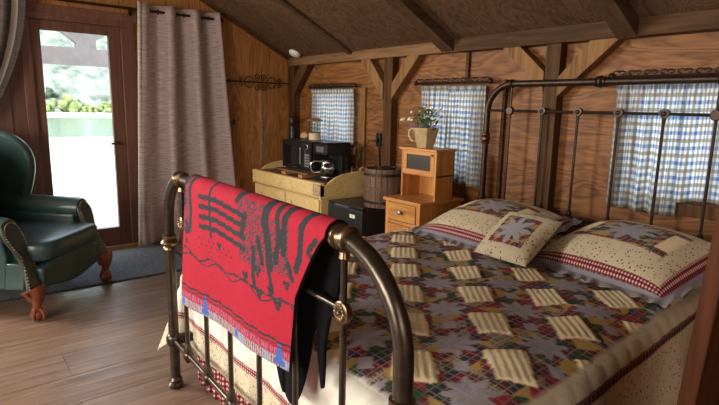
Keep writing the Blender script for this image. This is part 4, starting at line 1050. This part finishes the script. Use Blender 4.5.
def d_small(u, v_):
    if max(abs(u), abs(v_)) < .60:
        if star(u, v_, .24, .66): return LAV*1.15, 0, 0, .003
        a, b_ = math.floor(u*5), math.floor(v_*5); k = 1 if (u*5-a) > (v_*5-b_) else 0
        c, p = PAL[int(hsh(a+2, b_, 9+k)*len(PAL)*.999)]; return c, p, 0, .002
    return np.array([.72, .64, .46]), 0, 1, 0
pillow('pillow_sham', 'left quilted pillow sham with lavender flange by the nightstand', -1.88, 2.56, .665, .375, .34, .12, math.radians(11), math.radians(-3), d_sham, 'pillow shams', flange=.13)
pillow('pillow_sham', 'right quilted pillow sham with lavender flange, plaid band and star', -1.09, 2.56, .665, .375, .34, .125, math.radians(11), math.radians(-7), d_sham, 'pillow shams', flange=.13)
pillow('throw_pillow', 'small square cream throw pillow with a lavender star between the shams', -1.52, 2.28, .708, .170, .178, .055, math.radians(33), math.radians(-2), d_small)

# ------------------------------------------------------------------ red blanket over the foot rail
BR = np.array([.36, .015, .038]); CH = np.array([.030, .032, .042]); BLU = np.array([.05, .12, .42]); GRY = np.array([.34, .33, .36]); MAG = np.array([.34, .03, .12])
# the design, in (x along the rail, h = hanging depth below the rail top) metres, on the face turned to the room
def seg(px, py, ax, ay, bx, by):
    dx, dy = bx-ax, by-ay; t = max(0, min(1, ((px-ax)*dx+(py-ay)*dy)/(dx*dx+dy*dy+1e-9))); return math.hypot(px-ax-t*dx, py-ay-t*dy)
STROKES = []   # (ax,h,bx,h,width)
def S(pts, w_):
    for (a, b), (c, d) in zip(pts[:-1], pts[1:]): STROKES.append((a, b, c, d, w_))
# fence rails and post
for hh in (.015, .055, .098, .14): S([(-1.95, hh+.01), (-1.80, hh), (-1.66, hh+.012), (-1.57, hh+.02)], .011)
S([(-1.83, -.06), (-1.855, .04), (-1.85, .175)], .010)
# left tree
S([(-2.00, -.10), (-2.045, .02), (-2.035, .10), (-2.05, .17)], .014); S([(-2.07, -.12), (-2.09, -.02)], .02); S([(-2.10, -.05), (-2.105, .08)], .012)
for c_ in ((-2.09, .16), (-2.07, .19), (-2.10, .195)): S([c_, (c_[0]+.004, c_[1]+.004)], .016)
# big moose/tree group over the right half
S([(-1.62, -.02), (-1.585, -.07), (-1.50, -.10)], .018); S([(-1.56, .03), (-1.585, .10)], .016)
S([(-1.54, -.06), (-1.47, -.12), (-1.36, -.12)], .020); S([(-1.50, .14), (-1.50, .25), (-1.49, .28)], .014)
S([(-1.40, -.10), (-1.425, .02), (-1.405, .10), (-1.395, .18)], .022); S([(-1.36, -.06), (-1.34, .06), (-1.36, .15)], .014)
S([(-1.27, -.12), (-1.31, .0), (-1.315, .11)], .016); S([(-1.17, -.10), (-1.22, .0), (-1.23, .10), (-1.25, .15)], .014); S([(-1.15, .02), (-1.19, .07), (-1.15, .10)], .010)
S([(-1.40, .20), (-1.38, .27)], .012); S([(-1.47, .10), (-1.44, .18)], .014); S([(-1.29, .14), (-1.27, .19)], .012)
FLW = [(-1.56, .265, .022), (-1.47, .22, .02), (-1.46, .30, .022), (-1.35, .31, .022), (-1.30, .22, .018), (-1.78, .20, .018), (-1.39, .27, .018), (-2.09, .24, .014)]
SPK = [(-1.62, -.03, -1.42, .22), (-2.13, -.12, -2.02, .20), (-1.40, .0, -1.28, .20)]
def blanket_dye(x, h):
    x -= .10
    for cx_, ch2, r in FLW:
        for k in range(3):
            a = k*2*PI/3+PI/2
            if math.hypot(x-cx_-r*.62*math.cos(a), h-ch2-r*.62*math.sin(a)) < r*.55: return CH
    for ax, ay, bx, by, w_ in STROKES:
        if seg(x, h, ax, ay, bx, by) < w_: return CH
    for x0, y0, x1, y1 in SPK:
        if x0 < x < x1 and y0 < h < y1:
            e_ = min(x-x0, x1-x, h-y0, y1-h)
            if e_ > .008 and hsh(int(x*260), int(h*260)) < .56: return CH*1.5
    if -1.98 < x < -1.66 and .19 < h < .26 and (int((x+3)/.022)+int(h/.022)) % 2 == 0 and ((x+3) % .022) < .010 and (h % .022) < .008: return CH
    # zigzag band
    zc_ = .290+.012*math.sin(x*25); zz = zc_+.022*abs(((x*9) % 2)-1)-.011; zz2 = zc_-.022*abs(((x*9) % 2)-1)+.011+.012
    if abs(h-zz) < .0045 or abs(h-zz2) < .0035: return CH
    for hl, wl in ((.452, .005), (.470, .003)):
        if abs(h-hl-.004*math.sin(x*60)) < wl: return CH
    # pines in blue at the hem
    for tx in (-1.93, -1.345, -2.14, -1.64):
        b_ = abs(x-tx); top = .455 if tx in (-1.93, -1.345) else .50
        if top < h < .545 and b_ < (.005+.030*((h-top)/.09)*(.6+.4*abs(math.sin(h*110)))): return BLU
    if .478 < h < .505 and (x*40) % 1 < .75: return MAG if (x*95) % 1 < .6 else GRY*.5+BR*.4
    if h > .510: return GRY if (x*70) % 1 < .62 else (BLU*.6+GRY*.3 if hsh(int(x*30), 4) < .4 else BR*.5)
    return BR
nx_, nt_ = 230, 250
TL, TR = -2.0, -1.012; rb = .030
Hf, Hbk = .506, .60
P = np.zeros((nx_, nt_, 3)); U = np.zeros((nx_, nt_, 2)); C4 = np.ones((nx_, nt_, 4))
Ltot = Hf+PI*rb+Hbk
for i in range(nx_):
    u = i/(nx_-1)
    for j in range(nt_):
        s_ = Ltot*j/(nt_-1)
        if s_ < Hf: h = (Hf-s_)*(1-.138*u); yo = -rb-.012*math.sin(PI*h/Hf)*0-.010*math.sin(u*9+1)*h/Hf; zz = zt-h; hd_ = h
        elif s_ < Hf+PI*rb: th = (s_-Hf)/rb; yo = -rb*math.cos(th); zz = zt+rb*math.sin(th); hd_ = -(s_-Hf)
        else:
            g1 = math.exp(-(abs(u-.745)/.155)**3.2); g2 = math.exp(-((u-.925)/.055)**2)*.82; kk = max(g1, g2, .60 if u < .70 else .40)
            h = (s_-Hf-PI*rb)*kk; yo = rb+.0+.012*math.sin(u*8)*h/Hbk; zz = zt-h; hd_ = -9; 
        # right edge of the front flap draws in as it hangs; the rear flap swings out
        if s_ < Hf: xr_ = TR-.146*min(1, (h/.20))**.8-.042*max(0, h-.2)/.25; xl_ = TL-.075*(h/Hf)
        elif s_ < Hf+PI*rb: xr_ = TR; xl_ = TL
        else: xr_ = TR+.005-.075*min(1, h/.34); xl_ = TL+.06*(h/Hbk)
        x = xl_+(xr_-xl_)*u
        if hd_ == -9:
            tail = .06*math.cos((u-.9)*14)*(1 if u > .7 else 0)
            yo += .010*math.sin(u*30)*min(1, h/.1)*(1 if u > .7 else .2)
        y = FYa+yo+(x-PX0)*math.tan(math.radians(-1.6))
        P[i, j] = (x, y, zz+.0); U[i, j] = (x, s_)
        C4[i, j, :3] = blanket_dye(TL+(TR-TL)*u if s_ >= Hf else x, hd_*(1-0) if s_ >= Hf else Hf*1.09*(Hf-s_)/Hf) if hd_ > -9 else BR
mb = MB().grid(P, U); mb.keep = True; z_ = np.zeros(nx_*nt_)
mb.attr = {'dye': ('FLOAT_COLOR', C4), 'plaid': ('FLOAT', z_), 'print': ('FLOAT', z_)}
M_bl = m_patch('red_fleece'); M_fur = m_plain('black_fleece', (.004, .0035, .006), .95, var=.5, scale=220, bmp=.8)
M_fur.node_tree.nodes['Principled BSDF'].inputs['Sheen Weight'].default_value = .05
M_fur.node_tree.nodes['Principled BSDF'].inputs['Specular IOR Level'].default_value = .05
bl = mb.build('throw_blanket', M_bl, mats=[M_fur], smooth=True)
md_ = bl.modifiers.new('solid', 'SOLIDIFY'); md_.thickness = .010; md_.offset = 1; md_.material_offset = 1; md_.material_offset_rim = 1; bl['_flip'] = 0
tag(bl, 'red fleece blanket with charcoal wildlife pattern and black backing draped over the foot rail', 'blanket')

# ------------------------------------------------------------------ partition edge at the right of the frame
pt = thing('board_partition', 'reddish brown board partition standing by the near right side of the bed', 'partition', (-.33, 1.5, 0))
SH = Matrix(((1, 0, .055, -.406), (0, 1, 0, 0), (0, 0, 1, 0), (0, 0, 0, 1)))
M_part = m_wood('partition_wood', (.028, .009, .004), (.085, .028, .011), axis=2)
MB().box(0, .034, 1.18, 1.225, 0, 2.55).build('edge_board', M_part, pt, xf=SH, bevel=.003)
MB().box(.006, .034, 1.226, 1.42, 0, 2.5).build('panel_board', M_part, pt, xf=SH, bevel=.002)
MB().box(.006, .034, 1.422, 1.62, 0, 2.45).build('panel_board', M_part, pt, xf=SH, bevel=.002)

for o in bpy.data.objects:
    for k in ('_o', '_flip'):
        if k in o.keys(): del o[k]
